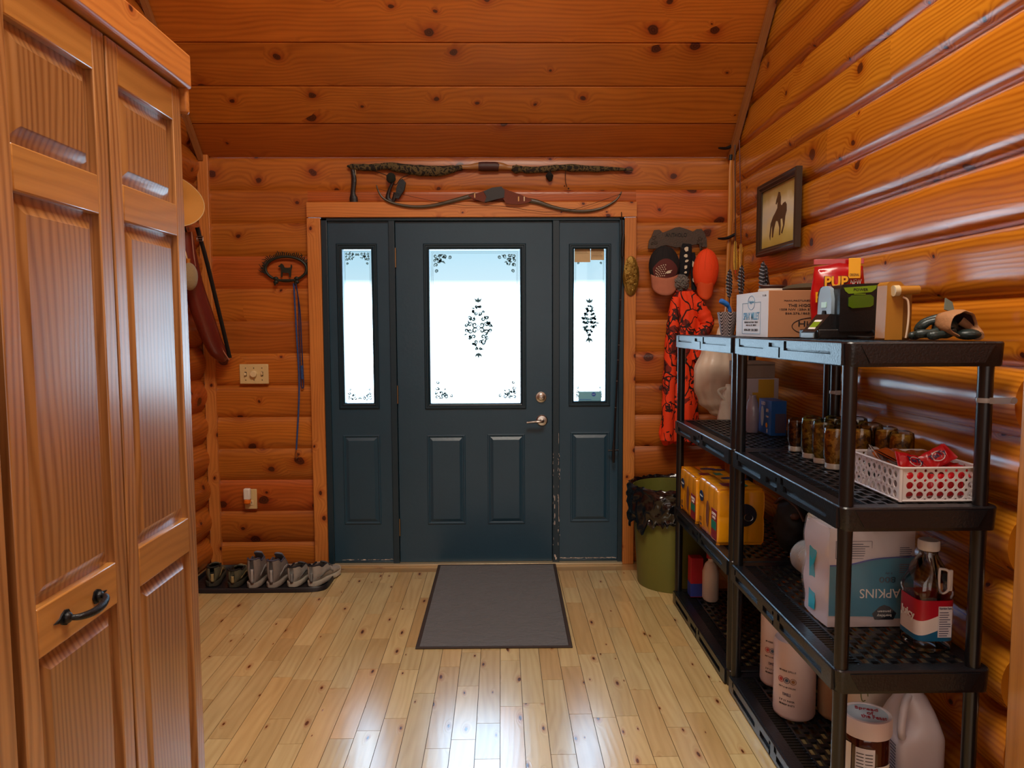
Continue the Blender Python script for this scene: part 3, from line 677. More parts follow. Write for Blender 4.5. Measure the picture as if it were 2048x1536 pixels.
q.surf(linf, 128, 28, cu=True); q.build('bin_liner', LN, t, smooth=60)
# ------------------------------------------------------------------ things on the door wall
IV = mat('ivory_plastic', 'd9bd86', .4); DK = mat('dark_slot', '2a2018', .6); IV2 = mat('ivory_knob', 'e6cf9e', .3)
WY = 4.327
def wallm(x, z, y=WY): return mtx((x, y, z), x=(1, 0, 0), z=(0, -1, 0))   # local z points at the room
c = PY(508.5, 748, WY)
t = thing('light_switch_plate', 'ivory switch plate with a round dimmer knob, on the log wall left of the door', 'light switch', (c.x, WY, c.z))
q = MB(); q.box((-.084, -.007, -.058), (.084, .006, .058)); q.build('cover_plate', IV, t, bevel=.004)
for sx in (-1, 1):
    q = MB(); q.box((sx*.048-.006, -.0078, -.013), (sx*.048+.006, -.006, .013)); sl = q.build('switch_slot', DK, t)
    q = MB(); q.box((-.004, -.010, -.008), (.004, .002, .008), M=rot((sx*.048, -.010, .003*sx), rx=.5*sx)); q.build('toggle', IV2, sl, bevel=.001)
q = MB(); q.lathe([(0, .020), (.016, .020), (.019, .017), (.021, .0), (0, 0)], n=28, M=mtx((0, -.006, 0), x=(1, 0, 0), z=(0, -1, 0))); q.build('dimmer_knob', IV2, t)
for sx in (-.048, 0, .048):
    for sz in (-.035, .035):
        q = MB(); q.lathe([(0, .0015), (.003, .001), (.003, 0)], n=10, M=mtx((sx, -.007, sz), x=(1, 0, 0), z=(0, -1, 0))); q.build('screw', DK, t)
c = PY(502, 998, WY)
t = thing('outlet_plate', 'ivory electrical outlet plate low on the wall above the boot tray', 'outlet', (c.x, WY, c.z))
q = MB(); q.box((-.036, -.006, -.060), (.036, .006, .060)); q.build('cover_plate', IV, t, bevel=.004)
q = MB(); q.box((-.016, -.0085, -.036), (.016, -.004, -.006)); rc_ = q.build('receptacle', IV2, t, bevel=.003)
q = MB(); q.box((-.008, -.0092, -.026), (-.005, -.008, -.014)); q.box((.005, -.0092, -.026), (.008, -.008, -.014)); q.build('slots', DK, rc_)
t = thing('plug_in_air_freshener', 'white plug-in scent warmer with amber oil bottle, plugged into the low wall outlet', 'air freshener', (c.x-.012, WY-.006, c.z))
q = MB(); q.box((-.020, -.036, .002), (.020, -.0055, .070)); q.build('housing', mat('white_plastic', 'e8e2d6', .35), t, bevel=.008, seg=3)
q = MB(); q.lathe([(0, 0), (.014, 0), (.020, .006), (.020, .022), (.012, .028), (0, .028)], o=(0, -.022, -.022), n=20); q.build('oil_bottle', mat('amber_oil', 'e8741a', .15), t)
# leash hook: oval wrought sign with a dog
BM = mat('green_black_metal', '23281f', .5, .3, bump=.3, bs=200)
c = PY(573, 538, WY)
t = thing('leash_hook_rack', 'oval dark metal leash rack with a dog cut-out, grass rim and bone bar', 'leash rack', (c.x, WY-.004, c.z))
RX, RZ = .118, .070
q = MB(); q.tube([(RX*math.cos(a), -.006, RZ*math.sin(a)) for a in [2*PI*i/40 for i in range(40)]], .0065, 8, closed=True, sq=1.2, up=(0, 1, 0)); q.build('oval_ring', BM, t)
q = MB()
for i in range(46):
    a = PI*(-.12+1.24*i/45); px_, pz_ = RX*math.cos(a), RZ*math.sin(a); l = R.uniform(.022, .048); b = a+R.uniform(-.6, .6)
    q.tube([(px_, -.005, pz_), (px_+l*.5*math.cos(a), -.008, pz_+l*.6*math.sin(a)+.002), (px_+l*math.cos(b), -.006, pz_+l*.8*max(.2, math.sin(b))+.003)], [.0042, .0032, .0012], 5)
q.build('grass_rim', BM, t)
dog = [(-.030, -.047), (-.022, -.047), (-.020, -.020), (-.004, -.024), (.012, -.022), (.018, -.036), (.016, -.047), (.026, -.047), (.029, -.030), (.030, -.006), (.036, .010), (.034, .024), (.029, .026), (.026, .008), (.012, .006), (-.008, .008), (-.014, .022), (-.022, .030), (-.030, .030), (-.034, .022), (-.044, .018), (-.043, .010), (-.032, .008), (-.028, -.006), (-.030, -.024)]
q = MB(); q.prism(dog, 0, .004, M=mtx((0, -.003, 0), x=(1, 0, 0), z=(0, -1, 0))); q.build('dog_figure', BM, t, bevel=.0008)
q = MB(); q.tube([(-.055, -.008, -.066), (.055, -.008, -.066)], .0075, 8)
for sx in (-1, 1):
    for dz in (-.010, .010): q.ell((sx*.060, -.008, -.066+dz), (.015, .009, .012), 12, 8)
q.build('bone_bar', BM, t)
for sx in (-.06, .055):
    q = MB(); q.tube(catmull([(sx, -.012, -.070), (sx, -.016, -.088), (sx, -.028, -.095), (sx, -.036, -.085)], 4), .0035, 6); q.build('hook', BM, t)
BLU = mat('blue_braided_rope', '31508a', .8, bump=.8, bs=420, var=.75, vs=160); STL = mat('steel', 'b8b4ac', .3, 1.)
hk = (c.x+.055, WY-.034, c.z-.085)
lb = PY(594, 905, WY)
q = MB(); P = catmull([(hk[0]-.006, hk[1], hk[2]), (hk[0]-.004, WY-.016, hk[2]-.25), (hk[0]+.004, WY-.014, hk[2]-.6), (lb.x, WY-.012, lb.z+.02)], 12)
t = thing('dog_leash', 'long blue speckled rope leash hanging straight down from the dog-shaped rack', 'leash', tuple(hk))
q.tube(P, .0050, 8); q.build('rope', BLU, t, w=True)
q = MB(); q.tube(catmull([(lb.x, WY-.012, lb.z+.02), (lb.x-.004, WY-.012, lb.z+.005), (lb.x-.008, WY-.012, lb.z-.02), (lb.x, WY-.012, lb.z-.034), (lb.x+.008, WY-.012, lb.z-.02), (lb.x+.003, WY-.012, lb.z+.0)], 5), .0022, 6); q.build('snap_clip', STL, t, w=True)
t = thing('dog_leash', 'short folded dark blue leash looped beside the long rope leash', 'leash', (hk[0]+.01, hk[1], hk[2]))
q = MB(); z_ = PY(597, 775, WY).z
P = catmull([(hk[0]+.006, hk[1], hk[2]), (hk[0]+.020, WY-.014, hk[2]-.15), (hk[0]+.024, WY-.012, hk[2]-.32), (hk[0]+.030, WY-.012, z_+.03), (hk[0]+.024, WY-.012, z_), (hk[0]+.016, WY-.012, z_+.03), (hk[0]+.012, WY-.012, hk[2]-.3), (hk[0]+.012, WY-.012, hk[2]-.1), (hk[0]+.006, hk[1], hk[2]-.002)], 6)
q.tube(P, .0034, 7); q.build('strap', mat('dark_blue_webbing', '1e2c58', .8, bump=.6, bs=300, var=.5, vs=200), t, w=True)
q = MB(); q.tube([(hk[0]+.023, WY-.012, z_+.13), (hk[0]+.024, WY-.012, z_+.05)], .0085, 8); q.build('speckled_grip', BLU, t, w=True)
# ---- camouflage-covered bow above the door
def camo(name, cols, sc=26, thr=(.45, .55), br=None, bsc=18, rough=.9):
    m, nt, n = newmat(name); tc = n('ShaderNodeTexCoord')
    nz = n('ShaderNodeTexNoise', {'Vector': tc.outputs['Object'], 'Scale': sc, 'Detail': 3., 'Distortion': .6})
    rp = n('ShaderNodeValToRGB', {0: nz.outputs[0]}); e = rp.color_ramp.elements; rp.color_ramp.interpolation = 'CONSTANT'
    e[0].position = 0; e[0].color = lin(cols[0]); e[1].position = thr[0]; e[1].color = lin(cols[1]); x = e.new(thr[1]); x.color = lin(cols[2])
    out = rp.outputs[0]
    if br:
        wv = n('ShaderNodeTexNoise', {'Vector': tc.outputs['Object'], 'Scale': 7., 'Detail': 2.})
        ad = n('ShaderNodeMix', {0: .14, 6: tc.outputs['Object'], 7: wv.outputs[1]}, data_type='RGBA')
        mp = n('ShaderNodeMapping', {0: ad.outputs[2], 3: (1.6, 1.6, .75)})
        prev = None
        for k_, (s_, th, msk) in enumerate(((bsc, .035, (.40, .46)), (bsc*2.6, .075, (.54, .58)))):
            v = n('ShaderNodeTexVoronoi', {'Vector': mp.outputs[0], 'Scale': s_}, feature='DISTANCE_TO_EDGE')
            lt = math_(n, 'LESS_THAN', v.outputs[0], th)
            mk = n('ShaderNodeTexNoise', {'Vector': tc.outputs['Object'], 'Scale': 6.+k_*3, 'Detail': 1.}); lt = math_(n, 'MULTIPLY', lt, math_(n, 'GREATER_THAN', mk.outputs[0], msk[0] if k_ == 0 else msk[0]))
            out = n('ShaderNodeMix', {0: lt, 6: out, 7: lin(br)}, data_type='RGBA').outputs[2]
    bp = n('ShaderNodeBump', {'Height': n('ShaderNodeTexNoise', {'Vector': tc.outputs['Object'], 'Scale': 60.}).outputs[0], 'Strength': .3, 'Distance': .003})
    p = n('ShaderNodeBsdfPrincipled', {'Base Color': out, 'Roughness': rough, 'Normal': bp.outputs[0]}); n('ShaderNodeOutputMaterial', {0: p.outputs[0]}); return m
CAMO = camo('brown_green_camouflage', ('1c1812', '5a4c2c', '241c14'), 42, (.44, .57))
BY = 4.315; S_ = .00295
def P3(px, py, Y=BY): v = PY(px, py, Y); return (v.x, v.y, v.z)
def pxtube(lst, n=10, Y=BY, k=4, sq=1, wob=0):
    q = MB(); pts = catmull([P3(a, b, Y) for a, b, _ in lst], k); rs = []
    for i in range(len(pts)):
        f = i/k; j = min(int(f), len(lst)-2); f -= j; rs.append((lst[j][2]*(1-f)+lst[j+1][2]*f)*S_*(1+wob*R.uniform(-1, 1)))
    q.tube(pts, rs, n, sq=sq, up=(0, 0, 1)); return q
t = thing('longbow_in_sleeve', 'long bow in brown camouflage sleeves mounted horizontally high above the door', 'bow', P3(980, 336))
pxtube([(694, 332, 1), (702, 333, 5), (715, 334, 7), (745, 335, 7), (775, 332, 7), (800, 336, 9), (840, 341, 10), (880, 342, 10), (905, 338, 7), (926, 334, 3.5)], 10, wob=.12, sq=.8).build('camo_sleeve', CAMO, t, w=True)
pxtube([(1024, 336, 5), (1032, 338, 9), (1042, 338, 6), (1060, 340, 7), (1095, 338, 6.5), (1120, 335, 6), (1150, 336, 7), (1190, 338, 6), (1230, 338, 4), (1266, 340, 1)], 10, wob=.14, sq=.8).build('camo_sleeve', CAMO, t, w=True)
pxtube([(922, 334, 4), (940, 334, 5), (958, 332, 7), (990, 332, 8), (1005, 333, 7), (1015, 335, 5), (1028, 336, 4)], 12, sq=.8).build('bow_riser', mat('tan_wood', '9a6a38', .35), t, w=True)
pxtube([(957, 333, 8.3), (965, 333, 9), (990, 333, 9), (998, 334, 8.3)], 12, sq=.8).build('leather_grip', mat('dark_red_leather', '3e1a12', .5, bump=.3, bs=200), t, w=True)
q = pxtube([(1099, 343, 3), (1099, 352, 6), (1101, 362, 3)], 8, wob=.3); q.build('string_silencer', mat('black_fur', '17130f', .95, bump=1, bs=500), t, w=True)
q = pxtube([(1131, 340, .7), (1131, 362, .7), (1134, 374, .7)], 5); q.ell(P3(1137, 377), .005, 8, 6); q.ell(P3(1129, 372), .004, 8, 6); q.build('hanging_cord', mat('dark_cord', '2a1a10', .9), t, w=True)
t = thing('knife_sheath', 'narrow dark leather sheath hanging from the left tip of the camouflage bow', 'sheath', P3(706, 427))
pxtube([(704, 334, 3), (706, 345, 4), (708, 360, 5), (706, 385, 4.5), (707, 396, 8), (708, 405, 8), (708, 415, 5), (706, 428, 1)], 10, sq=.5).build('sheath_body', mat('black_leather', '1d1818', .45, bump=.4, bs=120), t, w=True)
pxtube([(701, 330, 1.2), (709, 334, 1.2), (711, 350, 1), (706, 362, 1)], 6).build('hanging_loop', mat('cream_cord', 'a08c6c', .8), t, w=True)
t = thing('quiver_pouch', 'small black pouch and round fur puff hanging by a cord under the camouflage bow', 'pouch', P3(795, 408))
q = MB(); q.prism([(-.030, -.050), (-.012, -.052), (.022, .000), (.030, .040), (.012, .060), (-.008, .048), (-.024, .008)], 0, .022, M=mtx(P3(802, 380, 4.318), x=(1, 0, 0), z=(0, -1, 0))); q.build('pouch_body', mat('black_nylon', '14181c', .6, bump=.4, bs=90), t, w=True, bevel=.005, seg=3)
q = MB(); q.ell(P3(782, 356, 4.30), (.026, .018, .030), 20, 14, fn=lambda a, z: 1+.12*math.sin(a*9+z*300)); q.build('fur_puff', mat('dark_green_fur', '20241c', .95, bump=1., bs=400), t, w=True)
pxtube([(748, 342, .7), (775, 352, .7), (790, 370, .8), (803, 356, .8), (826, 347, .7)], 5).build('cord', mat('dark_cord', '', .9), t, w=True)
pxtube([(786, 364, 2.5), (778, 382, 3.5), (776, 398, 5), (786, 402, 4), (790, 385, 3)], 8, Y=4.305).build('strap', mat('black_leather', '', .5), t, w=True)
# ---- recurve bow resting on the door casing
t = thing('recurve_bow', 'varnished wooden recurve bow with a dark grip lying along the door casing', 'bow', P3(1000, 405, 4.292))
YB = 4.288
pxtube([(753, 370, 1.2), (757, 383, 1.6), (766, 396, 2), (785, 406, 2.6), (820, 413, 3), (860, 412, 3.2), (900, 403, 3.6), (935, 394, 4.5), (952, 390, 5)], 8, YB, 4, .45).build('lower_limb', mat('bow_limb', '4a3a24', .3, var=.2), t, w=True)
pxtube([(1050, 400, 5), (1075, 404, 4.5), (1105, 414, 3.4), (1140, 421, 3), (1175, 422, 3), (1205, 416, 2.6), (1230, 402, 2), (1240, 390, 1.5), (1243, 383, 1.1)], 8, YB, 4, .45).build('upper_limb', mat('bow_limb', '', .3), t, w=True)
pl = [(938, 392), (960, 386), (985, 378), (1002, 376), (1016, 382), (1040, 390), (1062, 400), (1056, 405), (1036, 409), (1012, 407), (1006, 398), (990, 399), (968, 404), (948, 398)]
q = MB(); o_ = P3(1000, 392, YB); q.prism([((a-1000)*S_, -(b-392)*S_) for a, b in pl], -.012, .014, M=mtx(o_, x=(1, 0, 0), z=(0, -1, 0))); q.build('riser', mat('red_bow_wood', '6a2e18', .22, coat=.5), t, w=True, bevel=.004, seg=3)
q = MB(); pl = [(968, 384), (985, 377), (1003, 375), (1009, 383), (1008, 396), (990, 400), (970, 405), (974, 394)]
q.prism([((a-1000)*S_, -(b-392)*S_) for a, b in pl], -.014, .019, M=mtx(o_, x=(1, 0, 0), z=(0, -1, 0))); q.build('grip', mat('dark_grip', '1a1312', .5), t, w=True, bevel=.005, seg=3)
for a, col in ((1036, 'd8a860'), (1047, 'e0c8a0'), (951, 'd8b070')):
    q = MB(); q.box((a*S_-1000*S_-.003, -.0152, -.012), (a*S_-1000*S_+.003, -.002, .014), M=Matrix.Translation(P3(1000, 396+(3 if a > 1000 else -4), YB))); q.build('inlay', mat('inlay_'+col, col, .3), t, w=True)
pxtube([(756, 378, .4), (900, 408, .4), (1000, 412, .4), (1120, 424, .4), (1241, 388, .4)], 5, YB-.004).build('bowstring', mat('bow_string', '2a241c', .8), t, w=True)
# ---- fishing rod and ornament on the right casing
t = thing('fishing_rod', 'thin dark fishing rod leaning upright against the right edge of the door frame', 'fishing rod', P3(1226, 925, 4.285))
RY = 4.285
pxtube([(1243, 424, .9), (1245, 500, 1.2), (1240, 620, 1.6), (1236, 720, 1.8), (1231, 820, 2), (1227, 925, 2.2)], 8, RY).build('rod_blank', mat('black_rod', '15151a', .3), t, w=True)
pxtube([(1247, 468, 2.4), (1246, 480, 3.6), (1245, 500, 3.4), (1245, 514, 3)], 10, RY-.004).build('cork_grip', mat('dark_grip', '', .4), t, w=True)
pxtube([(1228, 880, 1.8), (1227, 900, 3.2), (1227, 925, 2.4)], 8, RY).build('butt_grip', mat('dark_grip', '', .4), t, w=True)
q = MB(); a = P3(1216, 901, RY); b = P3(1237, 900, RY); q.tube([a, b], .005, 8); q.build('reel_seat', mat('black_rod', '', .3), t, w=True)
for (a, b) in ((1241, 600), (1240, 640), (1238, 690), (1236, 720), (1234, 762), (1231, 815)):
    q = MB(); v = P3(a, b, RY-.006); q.tube([(v[0]+.005*math.cos(x), v[1]+.004*math.sin(x), v[2]) for x in [2*PI*i/10 for i in range(10)]], .0013, 5, closed=True); q.build('line_guide', STL, t, w=True)
q = MB(); v = P3(1262, 552, 4.292)
def orn(a, z): return 1+.05*math.sin(a*7+z*5)+.03*math.sin(a*13)
q.ell(v, (.045, .012, .115), 40, 30, fn=orn)
for i in range(46):
    a = R.uniform(-.032, .032); z_ = R.uniform(-.09, .09)
    if (a/.045)**2+(z_/.115)**2 < .75: q.ell((v[0]+a, v[1]-.012*math.sqrt(max(0, 1-(a/.045)**2-(z_/.115)**2)), v[2]+z_), (.0055, .004, R.uniform(.006, .014)), 7, 5)
tag(q.build('wall_ornament', mat('antique_brass', '8a6a2a', .35, .7, bump=.5, bs=200, var=.3, vs=60)), 'embossed oval antique brass ornament hung on the right side of the door casing', 'ornament')
# ---- cast iron coat rack, caps, jacket
CI = mat('brown_cast_iron', '4c3e34', .6, .2, bump=.5, bs=160)
KY = 4.325
c = P3(1354, 480, KY)
t = thing('coat_rack', 'scrolled brown cast-iron coat rack with raised lettering on the wall right of the door', 'coat rack', c)
ol = [(1296, 497), (1298, 482), (1303, 474), (1308, 461), (1318, 460), (1325, 466), (1338, 461), (1350, 456), (1358, 455), (1372, 459), (1385, 464), (1392, 459), (1402, 459), (1408, 468), (1412, 478), (1413, 494), (1404, 494), (1396, 488), (1375, 492), (1352, 495), (1330, 490), (1316, 497)]
q = MB(); q.prism([((a-1354)*S_, -(b-480)*S_) for a, b in ol], 0, .010, M=mtx(c, x=(1, 0, 0), z=(0, -1, 0))); pq = q.build('plaque', CI, t, w=True, bevel=.003)
for s_, cx0 in ((1, 1308), (-1, 1400)):
    q = MB(); o_ = P3(cx0, 480, KY-.011)
    for (dx, dz, r0, a0) in ((0, .012, .014, 0), (.012, -.014, .012, 2), (-.010*1, -.020, .009, 1)):
        q.tube([(o_[0]+s_*dx+r0*(1-.05*i)*math.cos(a0+i*.5*s_), o_[1], o_[2]+dz+r0*(1-.05*i)*math.sin(a0+i*.5*s_)) for i in range(15)], .0028, 6)
    q.build('scrollwork', CI, t, w=True)
text('ANTHOLO', mat('dark_letters', '120e0c', .6), pq, mtx((c[0]-.008, c[1]-.0105, c[2]+.028), x=(1, 0, 0), z=(0, -1, 0)), width=.125, height=.022, ext=.002)
for hx in (1330, 1362, 1375, 1400):
    q = MB(); h0 = P3(hx, 490, KY-.008); q.tube(catmull([h0, (h0[0], h0[1]-.010, h0[2]-.025), (h0[0], h0[1]-.030, h0[2]-.034), (h0[0], h0[1]-.042, h0[2]-.020)], 4), .004, 8); q.build('hook', CI, t, w=True)
def cap(label, cpx, cpy, wpx, hpx, brim_w, brim_h, mats_, Y=4.262, tilt=0, grp='caps hanging on the coat rack', deco=None):
    c = P3(cpx, cpy, Y); rx, rz, ry = wpx*S_/2, hpx*S_/2, .052
    t = thing('baseball_cap', label, 'cap', c, group=grp)
    Mt = rot(c, ry=tilt)
    def crown(a, z): return 1
    q = MB()
    def fn(u, v):
        a = PI*(v*1.0)-PI/2; th = 2*PI*u; zz = math.sin(a); r_ = math.cos(a)
        flat = .78 if zz < -.55 else 1
        x = rx*r_*math.cos(th); y = -ry*r_*math.sin(th) if math.sin(th) > 0 else -.010*math.sin(th)*r_; z = rz*zz
        cr = 1+.015*math.sin(th*6); return (x*cr, y*cr, z)
    q.surf(fn, 40, 22, cu=True); q.build('crown', mats_[0], t, smooth=60)
    q = MB(); n_ = 16
    def bf(u, v):
        x = (u*2-1); w_ = brim_w*S_/2; edge = math.sqrt(max(0, 1-(x*.96)**2))
        l = v*brim_h*S_*(.35+.65*edge); X = x*w_*(1-.08*v)
        y = -ry*.80*math.sqrt(max(0, 1-(x*.9)**2)) - v*.018 + .020*x*x*v
        return (X, y, -rz*.62 - l + rz*.20*(x*x)*(1-v)*1.0)
    q.surf(bf, 18, 8); q.build('brim', mats_[1], t, solid=.003, smooth=60)
    for k_ in range(6):
        q2 = MB(); th = PI/6*k_+PI/12; 
        q2.tube([(rx*1.01*math.cos(a)*math.cos(th), -ry*1.01*math.cos(a)*math.sin(th)-.0005, rz*1.0*math.sin(a)) for a in [PI/2*(i/8) for i in range(9)]], .0009, 5); 
        if k_ < 6: q2.build('seam', mats_[2], t)
    q = MB(); q.ell((0, -.002, rz), (.006, .006, .004), 10, 6); q.build('top_button', mats_[2], t)
    t.rotation_euler = (0, tilt, 0)
    return t, rx, ry, rz
BK = mat('black_cloth', '1a1618', .9, bump=.3, bs=300); SAL = mat('faded_salmon_cloth', 'b06a50', .9, bump=.3, bs=300, var=.15, vs=40)
MAR = mat('maroon_cloth', '5e2a26', .9, bump=.3, bs=300); WH = mat('cream_print', 'd6c8ae', .8)
t, rx, ry, rz = cap('black cap with a maroon star-spangled front and faded salmon brim, on the coat rack', 1328, 532, 60, 78, 54, 34, (BK, SAL, BK))
q = MB()
def fp(u, v):
    x = (u*2-1)*.82; z = -.62+v*.95*(1-.5*abs(u*2-1)**2.2); r_ = math.sqrt(max(.02, 1-z*z)); xx = x*min(1, r_*1.0); y = ry*1.03*math.sqrt(max(0, r_*r_-xx*xx*.98)); return (rx*xx, -y-.0012, rz*z)
q.surf(fp, 16, 12); q.build('front_panel', MAR, t, smooth=60)
q = MB()
for i in range(5):
    for j in range(6):
        u, v = .10+i*.085+(j % 2)*.04, .12+j*.11
        p = fp(u, v); q.ell((p[0], p[1]-.0005, p[2]), (.0032, .0015, .0032), 6, 4)
q.build('star_print', WH, t)
q = MB(); p = fp(.62, .30); q.prism([(-.020, -.004), (-.006, .008), (.006, .010), (.020, .012), (.010, .002), (.012, -.004), (-.008, -.008)], 0, .002, M=mtx((p[0], p[1]-.001, p[2]), x=(1, 0, 0), z=(0, -1, 0))); q.build('eagle_patch', WH, t, bevel=.0008)
text('BASS PRO', mat('dark_letters', '', .6), t, mtx((0, -ry-.010, -rz*.62-.030), x=(1, 0, 0), z=(0, -1, 0)), width=.085, height=.010, w=False) if 0 else None
OR = mat('blaze_orange_cloth', 'f2450c', .8, bump=.6, bs=45); ORD = mat('orange_brim_cloth', 'd0480c', .8, bump=.3, bs=120)
cap('plain blaze orange cap hanging rightmost on the coat rack', 1411, 541, 50, 84, 34, 32, (OR, ORD, ORD), tilt=.06)
# dark printed beanie and knitted pom-pom
t = thing('winter_hat', 'black knitted winter hat with cream print and big grey pom-pom between the two caps', 'hat', P3(1368, 585, 4.27))
pxtube([(1374, 488, 9), (1372, 505, 12), (1370, 528, 13), (1366, 550, 11), (1363, 562, 7)], 14, 4.285, sq=.55).build('knit_body', mat('black_knit', '17161c', .95, bump=1, bs=260), t, w=True)
q = MB(); v = P3(1362, 566, 4.245)
for i in range(150):
    a, b = R.uniform(0, 2*PI), math.acos(R.uniform(-1, 1)); d = Vector((math.sin(b)*math.cos(a), math.sin(b)*math.sin(a), math.cos(b))); o_ = Vector(v)+d*.044
    e = Vector((R.uniform(-1, 1), R.uniform(-1, 1), R.uniform(-1, 1))); e = (e-d*e.dot(d)).normalized()*.009
    q.tube([o_-e, o_+d*.004, o_+e], .0034, 5)
q.ell(v, .043, 14, 10); q.build('pom_pom', mat('grey_yarn', '77726c', .95, bump=1., bs=300, var=.4, vs=200), t, w=True)
q = MB()
for i, (a, b, w_, h_) in enumerate(((1373, 498, 5, 6), (1372, 512, 4, 4), (1373, 522, 5, 3), (1371, 534, 4, 4), (1371, 545, 4, 3), (1386, 528, 2.4, 7), (1388, 545, 2.4, 6), (1387, 560, 2.2, 6))):
    v2 = P3(a, b, 4.261 if a < 1380 else 4.27); q.prism([(w_*S_*math.cos(x)*R.uniform(.5, 1.1), h_*S_*math.sin(x)*R.uniform(.6, 1.1)) for x in [2*PI*k/9 for k in range(9)]], 0, .0015, M=mtx(v2, x=(1, 0, 0), z=(0, -1, 0)))
q.build('cream_print', WH, t, w=True)
pxtube([(1386, 505, 4), (1387, 530, 6), (1388, 555, 6), (1388, 580, 5)], 8, 4.292, sq=.5).build('ear_flap', mat('black_knit', '', .9), t, w=True)
# orange camouflage jacket
JK = camo('orange_camouflage', ('ff4a10', 'f5400a', '7a1e10'), 9, (.3, .58), br='2a0c08', bsc=9, rough=.75)
t = thing('hunting_jacket', 'blaze orange and black branch-camouflage jacket hanging under the caps', 'jacket', P3(1360, 885, 4.25))
rows = [(583, 1352, 1386), (595, 1346, 1394), (620, 1342, 1402), (650, 1338, 1400), (690, 1333, 1396), (740, 1328, 1392), (790, 1325, 1394), (840, 1321, 1400), (868, 1319, 1402), (884, 1322, 1392)]
def jf(u, v):
    f = v*(len(rows)-1); i = min(int(f), len(rows)-2); f -= i
    py = rows[i][0]*(1-f)+rows[i+1][0]*f; l = rows[i][1]*(1-f)+rows[i+1][1]*f; r = rows[i][2]*(1-f)+rows[i+1][2]*f
    a = 2*PI*u; k = 1+.16*math.sin(a*5+v*3)*min(1, v*3)+.07*math.sin(a*11+v*9)
    p = PY((l+r)/2+(r-l)/2*math.cos(a)*(1+.05*math.sin(v*23)), py+(6*math.sin(a*3) if v > .9 else 0), 4.245)
    return (p.x, p.y-.050*math.sin(a)*k if math.sin(a) > 0 else p.y-.03*math.sin(a), p.z)
q = MB(); q.surf(jf, 56, 40, cu=True); q.build('body', JK, t, w=True, smooth=80)
q = pxtube([(1380, 592, 10), (1395, 610, 13), (1408, 632, 15), (1414, 648, 14), (1404, 668, 13), (1394, 690, 12), (1390, 720, 11)], 16, 4.225, 5, wob=.10); q.build('sleeve', JK, t, w=True, smooth=80)
q = pxtube([(1352, 594, 8), (1347, 640, 12), (1342, 700, 13), (1338, 770, 13), (1336, 830, 12), (1334, 880, 13)], 16, 4.205, 5, wob=.08); q.build('sleeve', JK, t, w=True, smooth=80)
pxtube([(1352, 584, 4), (1368, 580, 4), (1384, 584, 4)], 8, 4.24).build('collar', mat('red_lining', '8a1c14', .8), t, w=True)
# ---- wooden longbow, arrows and pegs in the corner
t = thing('wall_peg_rack', 'dark iron pegs holding a bow and arrows upright in the right corner', 'rack', (1.29, 4.30, 2.4))
for (a, b, c_) in (((1437, 296), (1455, 296), (1474, 284)), ((1436, 477), (1455, 476), (1482, 462))):
    q = MB(); q.tube(catmull([P3(*a, 4.24), P3(*b, 4.26), P3(*c_, 4.28)], 5), [.004, .006, .007, .008, .008, .009, .009, .009, .009, .008, .006], 8); q.build('peg', IRON, t, w=True)
t = thing('longbow', 'slender light wood longbow standing upright in the corner right of the coat rack', 'bow', P3(1454, 620, 4.29))
pxtube([(1465, 262, 1), (1464, 300, 2.6), (1461, 340, 3.4), (1461, 380, 4.6), (1460, 430, 4.8), (1458, 480, 4), (1455, 540, 3.4), (1452, 640, 2.6)], 10, 4.29, 4, .6).build('bow_stave', mat('blond_wood', 'c07a30', .35, var=.15), t, w=True)
pxtube([(1465, 262, 1.6), (1464, 288, 3), (1462, 312, 3.6), (1461, 320, 3.7)], 8, 4.288, 4, .7).build('limb_tip', IRON, t, w=True)
def arrow(label, top, bot, Y, fl, grp, shaft='3c2014', f0=.75, f1=.97, fw=.013):
    a = Vector(P3(*top, Y)); b = Vector(P3(*bot, Y)); t = thing('arrow', label, 'arrow', tuple(b), group=grp)
    q = MB(); q.tube([a, b], .0032, 8); q.build('shaft', mat('shaft_'+shaft, shaft, .4), t, w=True)
    d = b-a
    for k in range(3):
        ang = 2*PI*k/3+.4; n = Vector((math.cos(ang), math.sin(ang), 0)); q = MB(); P = [a+d*f0, a+d*(f0+.02)+n*fw*.6, a+d*(f0+(f1-f0)*.7)+n*fw, a+d*f1+n*fw*.7, a+d*f1]
        s_ = n.cross(d).normalized()*.0006; q.add([p+s_ for p in P]+[p-s_ for p in P], [(0, 1, 2, 3, 4), (9, 8, 7, 6, 5)]+[(i, (i+1) % 5, 5+(i+1) % 5, 5+i) for i in range(5)]); q.build('fletching', mat('fletch_'+fl, fl, .8, var=.5, vs=120), t, w=True, smooth=0)
    if f1 > .5: q = MB(); q.tube([a+d*f1, b], .0036, 6); q.build('nock', mat('orange_nock', 'd8481c', .5), t, w=True)
    return t
arrow('dark arrow with yellow fletching, left one of the pair held by the corner pegs', (1470, 270), (1471, 548), 4.24, 'd8a83c', 'arrows in the corner')
arrow('dark arrow with yellow fletching, right one of the pair held by the corner pegs', (1479, 280), (1483, 552), 4.16, 'd8a040', 'arrows in the corner', '5a2420')
